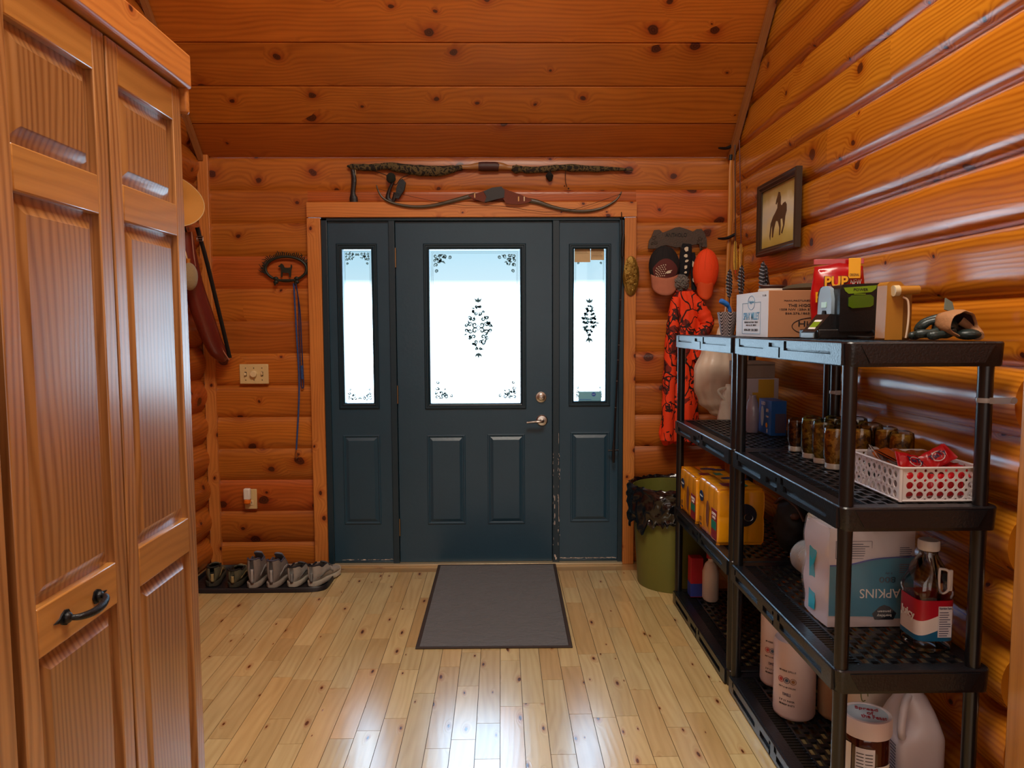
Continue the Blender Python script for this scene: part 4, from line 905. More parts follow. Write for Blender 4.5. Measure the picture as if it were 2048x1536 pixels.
# quiver with barred feathers behind the cardboard box
t = thing('arrow_quiver', 'dark brown upright quiver standing on the shelf behind the cardboard millet box', 'quiver', (1.13, 3.05, 1.379))
q = MB(); q.lathe([(0, 0), (.040, 0), (.042, .01), (.044, .20), (.047, .205), (.044, .21), (.040, .20), (.036, .02), (0, .02)], n=24, sx=1.3, sy=.7); q.build('quiver_body', mat('brown_leather', '3e2018', .5, bump=.3, bs=90), t)
q = MB(); q.lathe([(.0447, .17), (.048, .175), (.048, .19), (.0450, .195)], n=24, sx=1.3, sy=.7); q.build('rim_band', mat('white_band', 'cfc6ba', .6), t)
def barred(name='black_white_barred_feather'):
    m, nt, n = newmat(name); tc = n('ShaderNodeTexCoord'); s = n('ShaderNodeSeparateXYZ', {0: tc.outputs['Object']})
    f = math_(n, 'GREATER_THAN', math_(n, 'SINE', math_(n, 'ADD', math_(n, 'MULTIPLY', s.outputs[2], 420.), math_(n, 'MULTIPLY', s.outputs[0], 200.))), .72)
    mx = n('ShaderNodeMix', {0: f, 6: lin('15161c'), 7: lin('8a8c96')}, data_type='RGBA'); p = n('ShaderNodeBsdfPrincipled', {'Base Color': mx.outputs[2], 'Roughness': .7}); n('ShaderNodeOutputMaterial', {0: p.outputs[0]}); return m
BF_ = barred()
for i, (tx, ty, bx, by, Y, lab) in enumerate(((1460, 538, 1459, 600, 3.45, 'black barred-feather arrow leftmost in the corner, above the woven cup'), (1484, 530, 1480, 612, 3.3, 'black barred-feather arrow behind the left end of the millet box'), (1527, 522, 1523, 600, 3.05, 'black barred-feather arrow standing in the brown quiver'), (1532, 530, 1530, 600, 3.05, 'thin black barred-feather arrow at the right of the brown quiver'))):
    a, b = Vector(P3(tx, ty, Y)), Vector(P3(bx, by, Y)); b.z = 1.40 if i > 1 else 1.378
    if i > 1: b.x = 1.13+.02*(i-2); b.y = 3.05
    t = thing('arrow', lab, 'arrow', tuple(b), group='arrows with barred feathers')
    q = MB(); q.tube([b, a], .003, 6); q.build('shaft', mat('shaft_3c2014', '3c2014', .4), t, w=True)
    for k in range(3):
        ang = 2*PI*k/3+.5; n = Vector((math.cos(ang), math.sin(ang), 0)); P = []
        m_ = 14; top = a.z-.004; L = .13
        ptsl = [Vector((a.x, a.y, top-L*j/m_))+n*(.004+.016*(math.sin(PI*min(1, (j/m_)*1.0))**.5)*(.6+.4*(j % 2))) for j in range(m_+1)]
        base_ = [Vector((a.x, a.y, top-L*j/m_)) for j in range(m_+1)]; q = MB()
        q.add(base_+ptsl, [(j, j+1, m_+2+j, m_+1+j) for j in range(m_)]); q.build('feather', BF_, t, w=True, smooth=0, solid=.0008)
# ---- framed horse picture
FX = 1.335; f0, f1, fz0, fz1 = 3.30, 3.80, 1.772, 2.128
t = thing('framed_picture', 'dark-framed picture of a brown horse in a pale field on the right log wall', 'picture', (FX, 3.55, fz0))
MP = Matrix(((0, 1, 0, FX), (-1, 0, 0, 3.80), (0, 0, 1, 0), (0, 0, 0, 1)))  # local x -> -Y (far to near), local -y -> -X
q = MB(); q.mold(0, f1-f0, fz0, fz1, [(0, -.006), (0, .020), (.006, .024), (.014, .020), (.020, .021), (.030, .013), (.036, .012), (.036, .004)], 0, M=MP, cap=False); q.build('frame', mat('dark_wood_frame', '38281c', .4, bump=.2, bs=120), t, w=True, smooth=20)
m, nt, n = newmat('painted_field'); tc = n('ShaderNodeTexCoord'); s = n('ShaderNodeSeparateXYZ', {0: tc.outputs['Generated']})
nz = n('ShaderNodeTexNoise', {'Vector': tc.outputs['Object'], 'Scale': 7., 'Detail': 5.})
rp = n('ShaderNodeValToRGB', {0: math_(n, 'ADD', s.outputs[2], math_(n, 'MULTIPLY_ADD', nz.outputs[0], .5, -.25))}); e = rp.color_ramp.elements
e[0].position = 0; e[0].color = lin('c8b050'); e[1].position = 1; e[1].color = lin('a8924c')
for pz, cc in ((.18, 'd8c468'), (.32, 'e8dca0'), (.5, 'dcdcc4'), (.68, 'e6e0bc'), (.82, 'bcaa68')): x = e.new(pz); x.color = lin(cc)
p = n('ShaderNodeBsdfPrincipled', {'Base Color': rp.outputs[0], 'Roughness': .35}); n('ShaderNodeOutputMaterial', {0: p.outputs[0]})
q = MB(); q.box((.034, -.004, fz0+.034), (f1-f0-.034, .0, fz1-.034), M=MP); cv = q.build('picture_print', m, t, w=True)
hs = [(.33, .16), (.36, .16), (.39, .30), (.44, .42), (.50, .40), (.545, .28), (.54, .16), (.57, .16), (.585, .30), (.575, .42), (.63, .42), (.655, .30), (.60, .19), (.63, .17), (.69, .30), (.71, .44), (.745, .52), (.74, .62), (.70, .67), (.64, .66), (.60, .63), (.57, .66), (.57, .78), (.545, .86), (.50, .88), (.475, .82), (.44, .76), (.42, .70), (.445, .685), (.48, .73), (.475, .62), (.42, .56), (.35, .50), (.28, .40), (.25, .20), (.275, .12), (.30, .30), (.33, .38)]
IWd, IHt = f1-f0-.068, fz1-fz0-.068
q = MB(); q.prism([(.034+a*IWd, fz0+.034+b*IHt) for a, b in hs], 0, .0012, M=MP @ mtx((0, -.004, 0), x=(1, 0, 0), z=(0, -1, 0))); q.build('painted_horse', mat('horse_brown', '5a4026', .6, var=.35, vs=30), cv, w=True, smooth=0)
# ---- hat, scabbard and canteen on the left log wall
STR = mat('straw_hat', 'd99a48', .75, bump=.3, bs=300); STE = mat('hat_edge', 'e6c88c', .7)
HX, HY, HZ = -1.635, 3.80, 2.062
t = thing('cowboy_hat', 'tan cowboy hat with upturned brim hanging on the left log wall', 'hat', (HX, HY, HZ))
def hatp(r, a):   # hat lies with its brim plane across X; brim edges roll toward the room
    y = r*math.cos(a)*.95; z = r*math.sin(a)*.70; roll = (abs(math.cos(a))**1.5)*(max(0, r-.09)**1.25)*1.6
    return (roll+.0, y, z)
q = MB()
def hf(u, v):
    a = 2*PI*u
    if v < .5: x, y, z = hatp(.175-(v/.5)*.085, a); return (x, y, z)
    k = (v-.5)/.5; r = .09*(1-.12*k) if k < .8 else .09*(1-.12*k)*(1-(k-.8)/.2*.98); dent = -.02*math.exp(-((math.cos(a))**2)*3) if k > .6 else 0
    return (-.105*min(1, k/.8)*1.0-dent, r*math.cos(a)*.85, r*math.sin(a)*.78)
q.surf(hf, 64, 34, cu=True); q.build('hat_body', STR, t, solid=.003, smooth=60)
q = MB(); q.tube([hatp(.175, 2*PI*i/64) for i in range(64)], .003, 6, closed=True); q.build('brim_edge', STE, t)
q = MB(); q.tube([(-.012, .088*math.cos(a)*.85, .088*math.sin(a)*.78) for a in [2*PI*i/40 for i in range(40)]], .004, 6, closed=True, sq=2.5, up=(1, 0, 0)); q.build('hat_band', mat('dark_band', '2a1c14', .6), t)
LR = mat('burgundy_leather', '6a241c', .32, bump=.25, bs=120, spec=.6)
t = thing('rifle_scabbard', 'long burgundy leather scabbard hanging diagonally on the left wall below the hat', 'scabbard', (-1.60, 4.2, 1.22))
q = MB(); pts = [(-1.668, 3.98, 1.93), (-1.668, 4.00, 1.80), (-1.660, 4.03, 1.65), (-1.635, 4.09, 1.48), (-1.615, 4.16, 1.34), (-1.585, 4.23, 1.24)]
q.tube(catmull(pts, 6), [.030+.022*math.sin(PI*min(1, i/30)*.9) if i < 26 else .045-.006*(i-26) for i in range(31)], 16, sq=1.25, up=(1, 0, 0)); q.build('scabbard_body', LR, t, w=True, smooth=60)
q = MB(); q.tube(catmull([(p[0]+.038, p[1]-.022, p[2]) for p in pts], 6), .0035, 6); q.build('welt_seam', mat('pale_welt', 'b07a64', .4), t, w=True)
q = MB(); q.tube(catmull([(-1.625, 4.02, 1.96), (-1.60, 4.06, 1.80), (-1.585, 4.12, 1.62), (-1.570, 4.19, 1.42), (-1.560, 4.255, 1.25)], 6), .012, 6, sq=.25, up=(1, 0, 0)); q.build('carry_strap', mat('black_strap', '16100f', .6), t, w=True)
q = MB(); q.tube([(-1.612+a, 4.02, 1.90+b) for a, b in ((-.016, -.012), (.016, -.012), (.016, .012), (-.016, .012))], .003, 6, closed=True); q.box((-1.624, 4.018, 1.898), (-1.600, 4.022, 1.902)); q.build('buckle', STL, t, w=True)
q = MB(); q.tube(catmull([(-1.668, 3.99, 1.92), (-1.69, 4.0, 1.97), (-1.725, 4.0, 1.985), (-1.75, 4.0, 1.98)], 4), .005, 6); q.build('hanging_thong', mat('black_strap', '', .6), t, w=True)
t = thing('fleece_canteen', 'round canteen in beige fleece hanging in front of the leather scabbard', 'canteen', (-1.625, 3.90, 1.69))
q = MB(); q.ell((0, 0, 0), (.040, .046, .072), 28, 18, fn=lambda a, z: 1+.01*math.sin(a*13+z*40)); q.build('fleece_cover', mat('beige_fleece', 'a08a62', .98, bump=1., bs=220, sheen=.4), t)
q = MB(); q.tube(catmull([(-.005, .0, .060), (-.015, .0, .12), (-.04, .01, .20), (-.05, .02, .33)], 5), .003, 6); q.build('cord', STE, t)
q = MB(); q.lathe([(0, 0), (.010, 0), (.010, .02), (.012, .03), (0, .03)], o=(-.004, 0, .062), n=14); q.build('stopper', mat('blond_wood', '', .4), t)
# ------------------------------------------------------------------ things on the shelves
S3, S2, S1, S0 = 1.3795, .9485, .5085, .0675
def near(x, y, z): return mtx((x, y, z), x=(1, 0, 0), z=(0, -1, 0))       # faces the camera end (-Y)
def left(x, y, z): return mtx((x, y, z), x=(0, -1, 0), z=(-1, 0, 0))      # faces the aisle (-X)
BLKI = mat('black_ink', '241c1a', .7); BLUI = mat('blue_ink', '3a86ae', .6); WHI = mat('white_ink', 'ecebe6', .6)
# --- millet box
x0, x1, y0, y1, z0, z1 = .948, 1.235, 2.60, 2.952, S3, 1.546
t = thing('cardboard_box', 'cardboard shipping box with a white printed end standing on the shelf tops', 'box', ((x0+x1)/2, (y0+y1)/2, z0))
CARD = mat('cardboard', 'a9744e', .8, bump=.1, bs=60, var=.06, vs=9); WCD = mat('white_card', 'dfe3e6', .6)
q = MB(); q.box((x0, y0, z0), (x1, y1, z1)); bx = q.build('carton', CARD, t, w=True, bevel=.002)
q = MB(); q.box((x0-.0008, y0+.0005, z0+.001), (x0, y1-.0005, z1-.001)); wl = q.build('white_panel', WCD, t, w=True)
yc, X = (y0+y1)/2, x0-.0012
q = MB(); q.tube([(X, yc+.038*math.cos(a), z0+.128+.026*math.sin(a)) for a in [2*PI*i/30 for i in range(30)]], .0009, 5, closed=True)
for a, b in (((yc+.10, .128), (yc+.04, .128)), ((yc-.04, .128), (yc-.10, .128)), ((yc+.10, .128), (yc+.10, .012)), ((yc-.10, .128), (yc-.10, .012)), ((yc+.10, .012), (yc-.10, .012))): q.tube([(X, a[0], z0+a[1]), (X, b[0], z0+b[1])], .0007, 4)
q.build('label_border', BLUI, wl, w=True)
text('Higgins', BLUI, wl, left(X, yc, z0+.130), width=.060, height=.014); text('SPRAY MILLET', BLUI, wl, left(X, yc, z0+.078), width=.175, height=.028, bold=.01)
text('PREMIUM NATURAL TREAT', BLKI, wl, left(X, yc, z0+.055), width=.15, height=.006); text('FOR ALL PET BIRDS', BLKI, wl, left(X, yc, z0+.044), width=.11, height=.006); text('NON-GMO  SUN DRIED', BLKI, wl, left(X, yc, z0+.026), width=.15, height=.009)
text('5 LB', BLKI, wl, left(X, y0+.04, z0+.150), width=.035, height=.006)
Y = y0-.0006
text('MANUFACTURED FOR CAREFUL PETS', BLKI, bx, near(x0+.155, Y, z0+.130), width=.20, height=.005)
text('THE HIGGINS GROUP', BLKI, bx, near(x0+.155, Y, z0+.113), width=.17, height=.010, bold=.01); text('1008 NW 125th STREET | MIAMI, FL', BLKI, bx, near(x0+.150, Y, z0+.098), width=.22, height=.009); text('866.276.1863 | HIGGINSPET', BLKI, bx, near(x0+.155, Y, z0+.084), width=.19, height=.009)
text('Higgins', BLKI, bx, near(x0+.165, Y, z0+.045), width=.115, height=.026, bold=.012)
q = MB(); q.tube([(x0+.165+.080*math.cos(a), Y, z0+.040+.030*math.sin(a)) for a in [2*PI*i/36 for i in range(36)]], .0013, 5, closed=True); q.build('logo_oval', BLKI, bx, w=True)
text('Premium Pet Foods', BLKI, bx, near(x0+.165, Y, z0+.026), width=.07, height=.006)
# dark cloth cap lying on the box
q = MB(); q.ell((1.20, 2.88, z1+.020), (.085, .10, .020), 24, 10, fn=lambda a, z: 1+.06*math.sin(a*3))
tag(q.build('folded_cap', mat('olive_cloth', '4a3f2c', .95, bump=.4, bs=200)), 'dark olive folded cloth cap lying on the cardboard box behind the snack bag', 'cap')
# --- woven cup with a blue-handled brush
m, nt, n = newmat('zebra_weave'); tc = n('ShaderNodeTexCoord'); s = n('ShaderNodeSeparateXYZ', {0: tc.outputs['Object']})
an = math_(n, 'ARCTAN2', s.outputs[1], s.outputs[0]); zg = math_(n, 'ABSOLUTE', math_(n, 'SINE', math_(n, 'MULTIPLY', an, 3.)))
f = math_(n, 'GREATER_THAN', math_(n, 'SINE', math_(n, 'ADD', math_(n, 'MULTIPLY', s.outputs[2], 480.), math_(n, 'MULTIPLY', zg, 14.))), -.1)
mx = n('ShaderNodeMix', {0: f, 6: lin('1c1618'), 7: lin('a99ea0')}, data_type='RGBA'); p = n('ShaderNodeBsdfPrincipled', {'Base Color': mx.outputs[2], 'Roughness': .6}); n('ShaderNodeOutputMaterial', {0: p.outputs[0]})
c = Vector(PY(1455, 640, 3.1)); c.z = S3
t = thing('woven_cup', 'small black and white woven cup at the near end of the far shelf top', 'cup', tuple(c))
q = MB(); q.lathe([(0, 0), (.026, 0), (.028, .012), (.029, .014), (.040, .085), (.043, .098), (.040, .100), (.036, .085), (.024, .02), (0, .018)], n=36, fn=lambda a, z: 1+.03*math.sin(a*18)); q.build('cup_body', m, t)
t = thing('cleaning_brush', 'brush with a bright blue handle sticking out of the woven cup', 'brush', (c.x, c.y, S3+.10))
q = MB(); q.tube(catmull([(.014, 0, -.06), (.010, 0, .0), (-.004, -.006, .030), (-.036, -.012, .048)], 5), [.004]*5+[.008]*5+[.011]*5+[.009], 10); q.build('handle', mat('blue_plastic', '2a70c8', .3), t)
# --- snack bag
REDF = mat('red_foil', 'b00c14', .22, bump=.35, bs=16, spec=.8); YEL = mat('yellow_print', 'f2ac10', .4)
o_ = Vector((1.160, 2.528, S3))
t = thing('snack_bag', 'shiny red dog snack bag with yellow lettering, standing behind the black battery charger', 'bag', tuple(o_))
WB, HB = .086, .255
def bagf(u, v):
    a = 2*PI*u; x = WB*math.cos(a); k = math.sin(PI*min(.97, max(.03, v)))**.6; y = -.036*k*math.sin(a)*(1+.10*math.sin(v*21+x*40)); w_ = 1-.10*(1-k)*(1 if v > .5 else .3) - .03*math.sin(v*9)
    return (x*w_-.0, y, HB*v-.012*abs(x/WB)*(v > .9))
MB_ = rot((0, 0, 0), rz=-.25)
q = MB(); q.surf(bagf, 44, 30, cu=True, M=MB_); bg_ = q.build('foil_bag', REDF, t, smooth=70)
q = MB(); q.box((-WB*.93, -.003, HB-.004), (WB*.93, .003, HB+.014), M=MB_); q.build('top_seal', REDF, t, bevel=.001)
def onbag(x, z, e=.0016):
    v = z/HB; u = math.acos(max(-1, min(1, x/(WB*.97))))/(2*PI); p = bagf(u, v); return MB_ @ mtx((x, p[1]-e, z), x=(1, 0, 0), z=(0, -1, 0))
text('PUP', YEL, bg_, onbag(-.012, .190, .006), width=.074, height=.036, bold=.03, ext=.002, w=False)
text('PUP', mat('dark_red_print', '4a0808', .5), bg_, onbag(-.011, .1885, .0035), width=.080, height=.042, bold=.05, ext=.0015, w=False)
text('PERONI', YEL, bg_, onbag(-.014, .138, .006), width=.125, height=.036, bold=.02, ext=.002, w=False)
text('NEW', WHI, bg_, onbag(.052, .188, .004), width=.034, height=.018, w=False)
q = MB(); q.box((.026, -.010, .200), (.064, -.006, HB+.013), M=MB_ @ Matrix.Translation((0, -.012, 0)) @ Matrix.Shear('XZ', 4, (0, 0)) if 0 else MB_ @ Matrix.Translation((0, -.024, 0))); yl = q.build('yellow_flag', YEL, t, bevel=.001)
text('ORIGINAL', mat('dark_red_print', '', .5), yl, MB_ @ Matrix.Translation((0, -.024, 0)) @ mtx((.045, -.0106, .212), x=(1, 0, 0), z=(0, -1, 0)), width=.030, height=.009, w=False)
# --- battery charger
GRN = mat('lime_print', '7a9a1c', .35); GRY = mat('charger_grey', '8fa2b0', .35); CHB = mat('charger_black', '101113', .35, bump=.15, bs=120)
t = thing('battery_charger', 'black tool battery charger with lime green badges, standing on the near shelf top', 'charger', (1.15, 2.33, S3))
q = MB(); P = [(1.092, 1.402), (1.214, 1.402), (1.218, 1.54), (1.212, 1.552), (1.10, 1.548), (1.092, 1.53)]
q.prism(P, -.16, 0, M=mtx((0, 2.285, 0), x=(1, 0, 0), z=(0, -1, 0))); bd = q.build('charger_body', CHB, t, w=True, bevel=.006, seg=3)
q = MB(); q.box((1.030, 2.29, S3), (1.216, 2.44, S3+.030)); q.build('base_plate', CHB, t, w=True, bevel=.004)
q = MB(); q.prism([(1.024, S3), (1.10, S3), (1.10, S3+.075), (1.072, S3+.078), (1.024, S3+.020)], -.10, 0, M=mtx((0, 2.305, 0), x=(1, 0, 0), z=(0, -1, 0))); wd = q.build('sloped_dock', CHB, t, w=True, bevel=.003)
q = MB(); q.box((1.0205, 2.307, S3+.002), (1.0245, 2.403, S3+.018)); q.build('grey_lip', GRY, t, w=True, bevel=.001)
for k_, (a, b, c_) in enumerate(((.25, .006, WHI), (.42, .012, GRN), (.62, .004, WHI))):
    q = MB(); v = Vector((1.024, 2.325, S3+.020)).lerp(Vector((1.072, 2.325, S3+.078)), a); q.box((-b, 0, 0), (b, .050, .0012), M=mtx(v, x=(.64, 0, .77), y=(0, 1, 0))); q.build('status_panel', c_, wd, w=True)
# grey latch plate, facing the aisle
q = MB(); P = [(-.012, .064), (.012, .064), (.030, .055), (.040, .02), (.040, -.030), (.030, -.062), (.020, -.045), (.012, -.018), (-.012, -.018), (-.020, -.045), (-.032, -.055), (-.040, -.028), (-.036, .03), (-.026, .057)]
q.prism([(a*1.25, b*.95) for a, b in P], 0, .012, M=left(1.093, 2.37, 1.486)); gp = q.build('latch_plate', GRY, t, w=True, bevel=.003)
q = MB(); q.prism([(-.016, -.008), (.016, -.008), (.016, .010), (-.016, .010)], .012, .015, M=left(1.093, 2.37, 1.486)); q.build('badge', mat('mint_badge', 'bfe8d8', .3), gp, w=True, bevel=.002)
for k_ in range(6):
    q = MB(); q.box((1.086, 2.34+.010*k_, 1.425), (1.093, 2.344+.010*k_, 1.452)); q.build('cooling_fin', GRY, t, w=True)
q = MB(); q.prism([(1.102, 1.538), (1.206, 1.545), (1.204, 1.535), (1.190, 1.524), (1.118, 1.519), (1.108, 1.527)], 0, .0012, M=mtx((0, 2.2845, 0), x=(1, 0, 0), z=(0, -1, 0))); bb = q.build('upper_badge', GRN, bd, w=True)
text('POWER', mat('black_ink', '', .5), bb, near(1.156, 2.2828, 1.532), width=.045, height=.008)
q = MB(); q.prism([(1.128, 1.514), (1.186, 1.516), (1.196, 1.508), (1.196, 1.484), (1.186, 1.478), (1.130, 1.474), (1.118, 1.480), (1.118, 1.506)], 0, .004, M=mtx((0, 2.2845, 0), x=(1, 0, 0), z=(0, -1, 0))); q.build('green_window', mat('green_window', '4e6a14', .2), bd, w=True, bevel=.002)
q = MB(); q.box((1.135, 2.2800, 1.5165), (1.17, 2.2845, 1.519)); q.build('green_line', GRN, bd, w=True)
q = MB(); q.tube(catmull([(1.20, 2.30, S3+.03), (1.19, 2.25, S3+.012), (1.16, 2.21, S3+.005), (1.13, 2.23, S3+.005), (1.12, 2.28, S3+.006)], 6), .004, 8); q.build('power_cord', CHB, t, w=True)
t.location.x -= .036
# --- tan fuel jug
TAN = mat('tan_plastic', 'b07828', .4, bump=.1, bs=80); YX = 2.09
t = thing('tan_jug', 'tan plastic jug with a side cap, on the near shelf top beside the gloves', 'jug', (1.165, YX, S3))
q = MB(); q.prism([(1.090, S3), (1.140, S3), (1.140, 1.534), (1.130, 1.544), (1.100, 1.544), (1.093, 1.538)], -.055, 0, M=mtx((0, 2.075, 0), x=(1, 0, 0), z=(0, -1, 0))); q.build('jug_body', TAN, t, w=True, bevel=.010, seg=3)
q = MB(); q.tube([(1.118, 2.064, 1.518), (1.176, 2.064, 1.520)], [.013, .012], 16); q.build('cap_barrel', TAN, t, w=True)
q = MB(); q.tube([(1.104, 2.064, 1.517), (1.119, 2.064, 1.518)], .0155, 18); q.build('ribbed_cap', mat('pale_tan_plastic', 'd8c8a0', .4), t, w=True, smooth=30)
q = MB(); q.box((1.135, 2.082, S3), (1.172, 2.13, 1.515)); q.build('rear_tank', mat('dark_tan_plastic', '8a5c22', .45), t, w=True, bevel=.008, seg=3)
q = MB(); q.tube(catmull([(1.132, 2.064, 1.500), (1.144, 2.060, 1.490), (1.148, 2.060, 1.46), (1.147, 2.060, 1.42), (1.145, 2.064, 1.385)], 6), .0028, 8); q.build('wire_bail', mat('cream_wire', 'e6cdb0', .3), t, w=True)
# --- work gloves
GLV = mat('dark_green_rubber', '253230', .38, bump=.3, bs=60); CUF = mat('tan_leather_cuff', 'a87850', .7, bump=.4, bs=90); CUI = mat('maroon_lining', '3c1a20', .8)
t = thing('work_gloves', 'dark green work gloves with tan cuffs at the near corner of the shelf top', 'gloves', (1.22, 2.02, S3))
def finger(pts, r): q = MB(); q.tube(catmull(pts, 5), [r*(.88+.10*math.sin(i*.9)) for i in range(5*(len(pts)-1)+1)], 12); q.ell(pts[0], r*.88, 12, 8); return q
z_ = S3
for pts, r in (([(1.150, 2.01, z_+.017), (1.175, 2.0, z_+.020), (1.215, 2.0, z_+.026)], .013), ([(1.165, 1.975, z_+.013), (1.19, 1.97, z_+.016), (1.225, 1.975, z_+.024)], .013), ([(1.168, 2.03, z_+.036), (1.185, 2.02, z_+.050), (1.215, 2.01, z_+.054)], .012), ([(1.176, 2.06, z_+.030), (1.19, 2.05, z_+.052), (1.222, 2.03, z_+.062)], .012), ([(1.155, 2.05, z_+.012), (1.18, 2.05, z_+.014), (1.215, 2.04, z_+.02)], .0125)):
    finger(pts, r).build('finger', GLV, t, w=True)
q = MB(); q.ell((1.222, 2.01, z_+.034), (.030, .038, .030), 20, 12); q.build('palm', GLV, t, w=True)
cw = mtx((1.232, 1.985, z_+.046), x=(.93, .28, .12), z=(-.22, .95, .10))
q = MB(); q.lathe([(.037, -.028), (.041, -.033), (.043, -.026), (.040, .0), (.033, .022), (.030, .034)], n=40, M=cw, sy=.95, fn=lambda a, z: 1+.15*math.sin(a*2+1)+.05*math.sin(a*3+z*40)+.03*math.sin(a*7)); q.build('cuff', CUF, t, w=True, solid=.003, smooth=60)
q = MB(); q.lathe([(.037, -.029), (.032, .015), (.024, .04), (0, .045)], n=40, M=cw, sy=.95, fn=lambda a, z: 1+.15*math.sin(a*2+1)+.05*math.sin(a*3+z*40)+.03*math.sin(a*7)); q.build('cuff_lining', CUI, t, w=True, smooth=60)
q = MB(); q.prism([(-.012, 0), (.020, 0), (.014, .028), (-.006, .034)], 0, .004, M=mtx((1.228, 2.01, z_+.080), x=(1, .1, -.3), y=(0, .2, 1))); q.build('cuff_tab', mat('grey_green_cloth', '6a7468', .8), t, w=True, bevel=.001)
q = MB(); q.tube(catmull([(1.26, 2.0, z_+.055), (1.278, 1.99, z_+.04), (1.284, 1.97, z_+.02), (1.275, 1.95, z_+.012)], 5), .016, 12, sq=.8); q.build('second_cuff', CUF, t, w=True)
q = MB(); q.ell((1.258, 1.965, z_+.016), (.034, .030, .015), 18, 10); q.build('second_palm', GLV, t, w=True)
# ------------------------------------------------------------------ second shelf
def cheapglass(name, tint, rough=.03, ior=1.45, base=.0):
    m, nt, n = newmat(name); tr = n('ShaderNodeBsdfTransparent', {0: (*tint, 1)}); gl = n('ShaderNodeBsdfGlossy', {'Roughness': rough}); fr = n('ShaderNodeFresnel', {0: ior})
    mx = n('ShaderNodeMixShader', {0: math_(n, 'ADD', fr.outputs[0], base, None, True), 1: tr.outputs[0], 2: gl.outputs[0]}); n('ShaderNodeOutputMaterial', {0: mx.outputs[0]}); return m
JG = cheapglass('jar_glass', (.86, .86, .80), base=.03)
OLV = camo('pickled_greens', ('c8b85a', '8a7a24', '3a3410'), 55, (.42, .58), rough=.35); BRN = camo('brown_preserve', ('a06a34', '5e3216', '2c1408'), 60, (.42, .56), rough=.35); LID = mat('jar_lid_metal', 'dcd8ce', .3, .4)
GOLD = camo('golden_preserve', ('e0b04a', 'b07c1c', '6a4410'), 50, (.44, .6), rough=.35)
def jar(x, y, z, r, h, cont, label, proto=None):
    """upside-down preserving jar: lid on the shelf"""
    if proto:
        t = proto.copy(); C.objects.link(t); t.location = (x, y, z); t['label'] = label; t.rotation_euler.z = R.uniform(0, 6)
        for ch in proto.children: c_ = ch.copy(); C.objects.link(c_); c_.parent = t
        return t
    t = thing('preserving_jar', label, 'jar', (x, y, z), group='upside-down preserving jars on the shelf')
    q = MB(); q.lathe([(r*.78, .004), (r*.78, .022), (r*.98, .040), (r, .050), (r*.97, .07), (r, .09), (r, h-.02), (r*.92, h-.006), (r*.6, h), (0, h-.004)], n=26, fn=lambda a, z: 1+.012*math.cos(a*4)); q.build('glass_body', JG, t)
    q = MB(); q.lathe([(0, .018), (r*.72, .018), (r*.90, .042), (r*.93, .09), (r*.93, h-.025), (r*.8, h-.014), (0, h-.013)], n=22, fn=lambda a, z: 1+.02*math.sin(a*5+z*90)); q.build('contents', cont, t)
    q = MB(); q.lathe([(0, 0), (r*.80, 0), (r*.82, .002), (r*.84, .004), (r*.82, .006), (r*.84, .009), (r*.82, .012), (r*.84, .015), (r*.82, .018), (0, .019)], n=26); q.build('screw_lid', LID, t, smooth=50)
    return t
pb_ = jar(1.118, 2.745, S2, .032, .125, BRN, 'brown-filled upside-down jar in front, nearest the blue bulb box')
pg_ = jar(1.112, 2.595, S2, .036, .150, OLV, 'green-filled upside-down jar in the front row, beside the brown jars')
po_ = jar(1.105, 2.395, S2, .036, .142, GOLD, 'golden upside-down jar in the front row, nearest the camera')
jar(1.140, 2.675, S2, 0, 0, 0, 'brown-filled upside-down jar in front, between the corner brown jar and the green jars', pb_)
jar(1.110, 2.495, S2, 0, 0, 0, 'green-filled upside-down jar in the front row, just left of the golden jar', pg_)
jar(1.190, 2.745, S2, 0, 0, 0, 'brown-filled upside-down jar at the far end of the second row', pb_)
jar(1.192, 2.595, S2, 0, 0, 0, 'green-filled upside-down jar in the second row, behind the first green jar', pg_)
jar(1.190, 2.495, S2, 0, 0, 0, 'green-filled upside-down jar in the second row, middle', pg_)
jar(1.188, 2.395, S2, 0, 0, 0, 'golden upside-down jar in the second row, behind the front golden jar', po_)
jar(1.262, 2.570, S2, 0, 0, 0, 'green-filled upside-down jar against the wall, behind the second row', pg_)
jar(1.264, 2.470, S2, 0, 0, 0, 'golden upside-down jar against the wall, left of two others behind the basket', po_)
jar(1.262, 2.370, S2, 0, 0, 0, 'golden upside-down jar against the wall, middle one behind the basket', po_)
jar(1.258, 2.270, S2, 0, 0, 0, 'golden upside-down jar against the wall, nearest the camera behind the basket', po_)
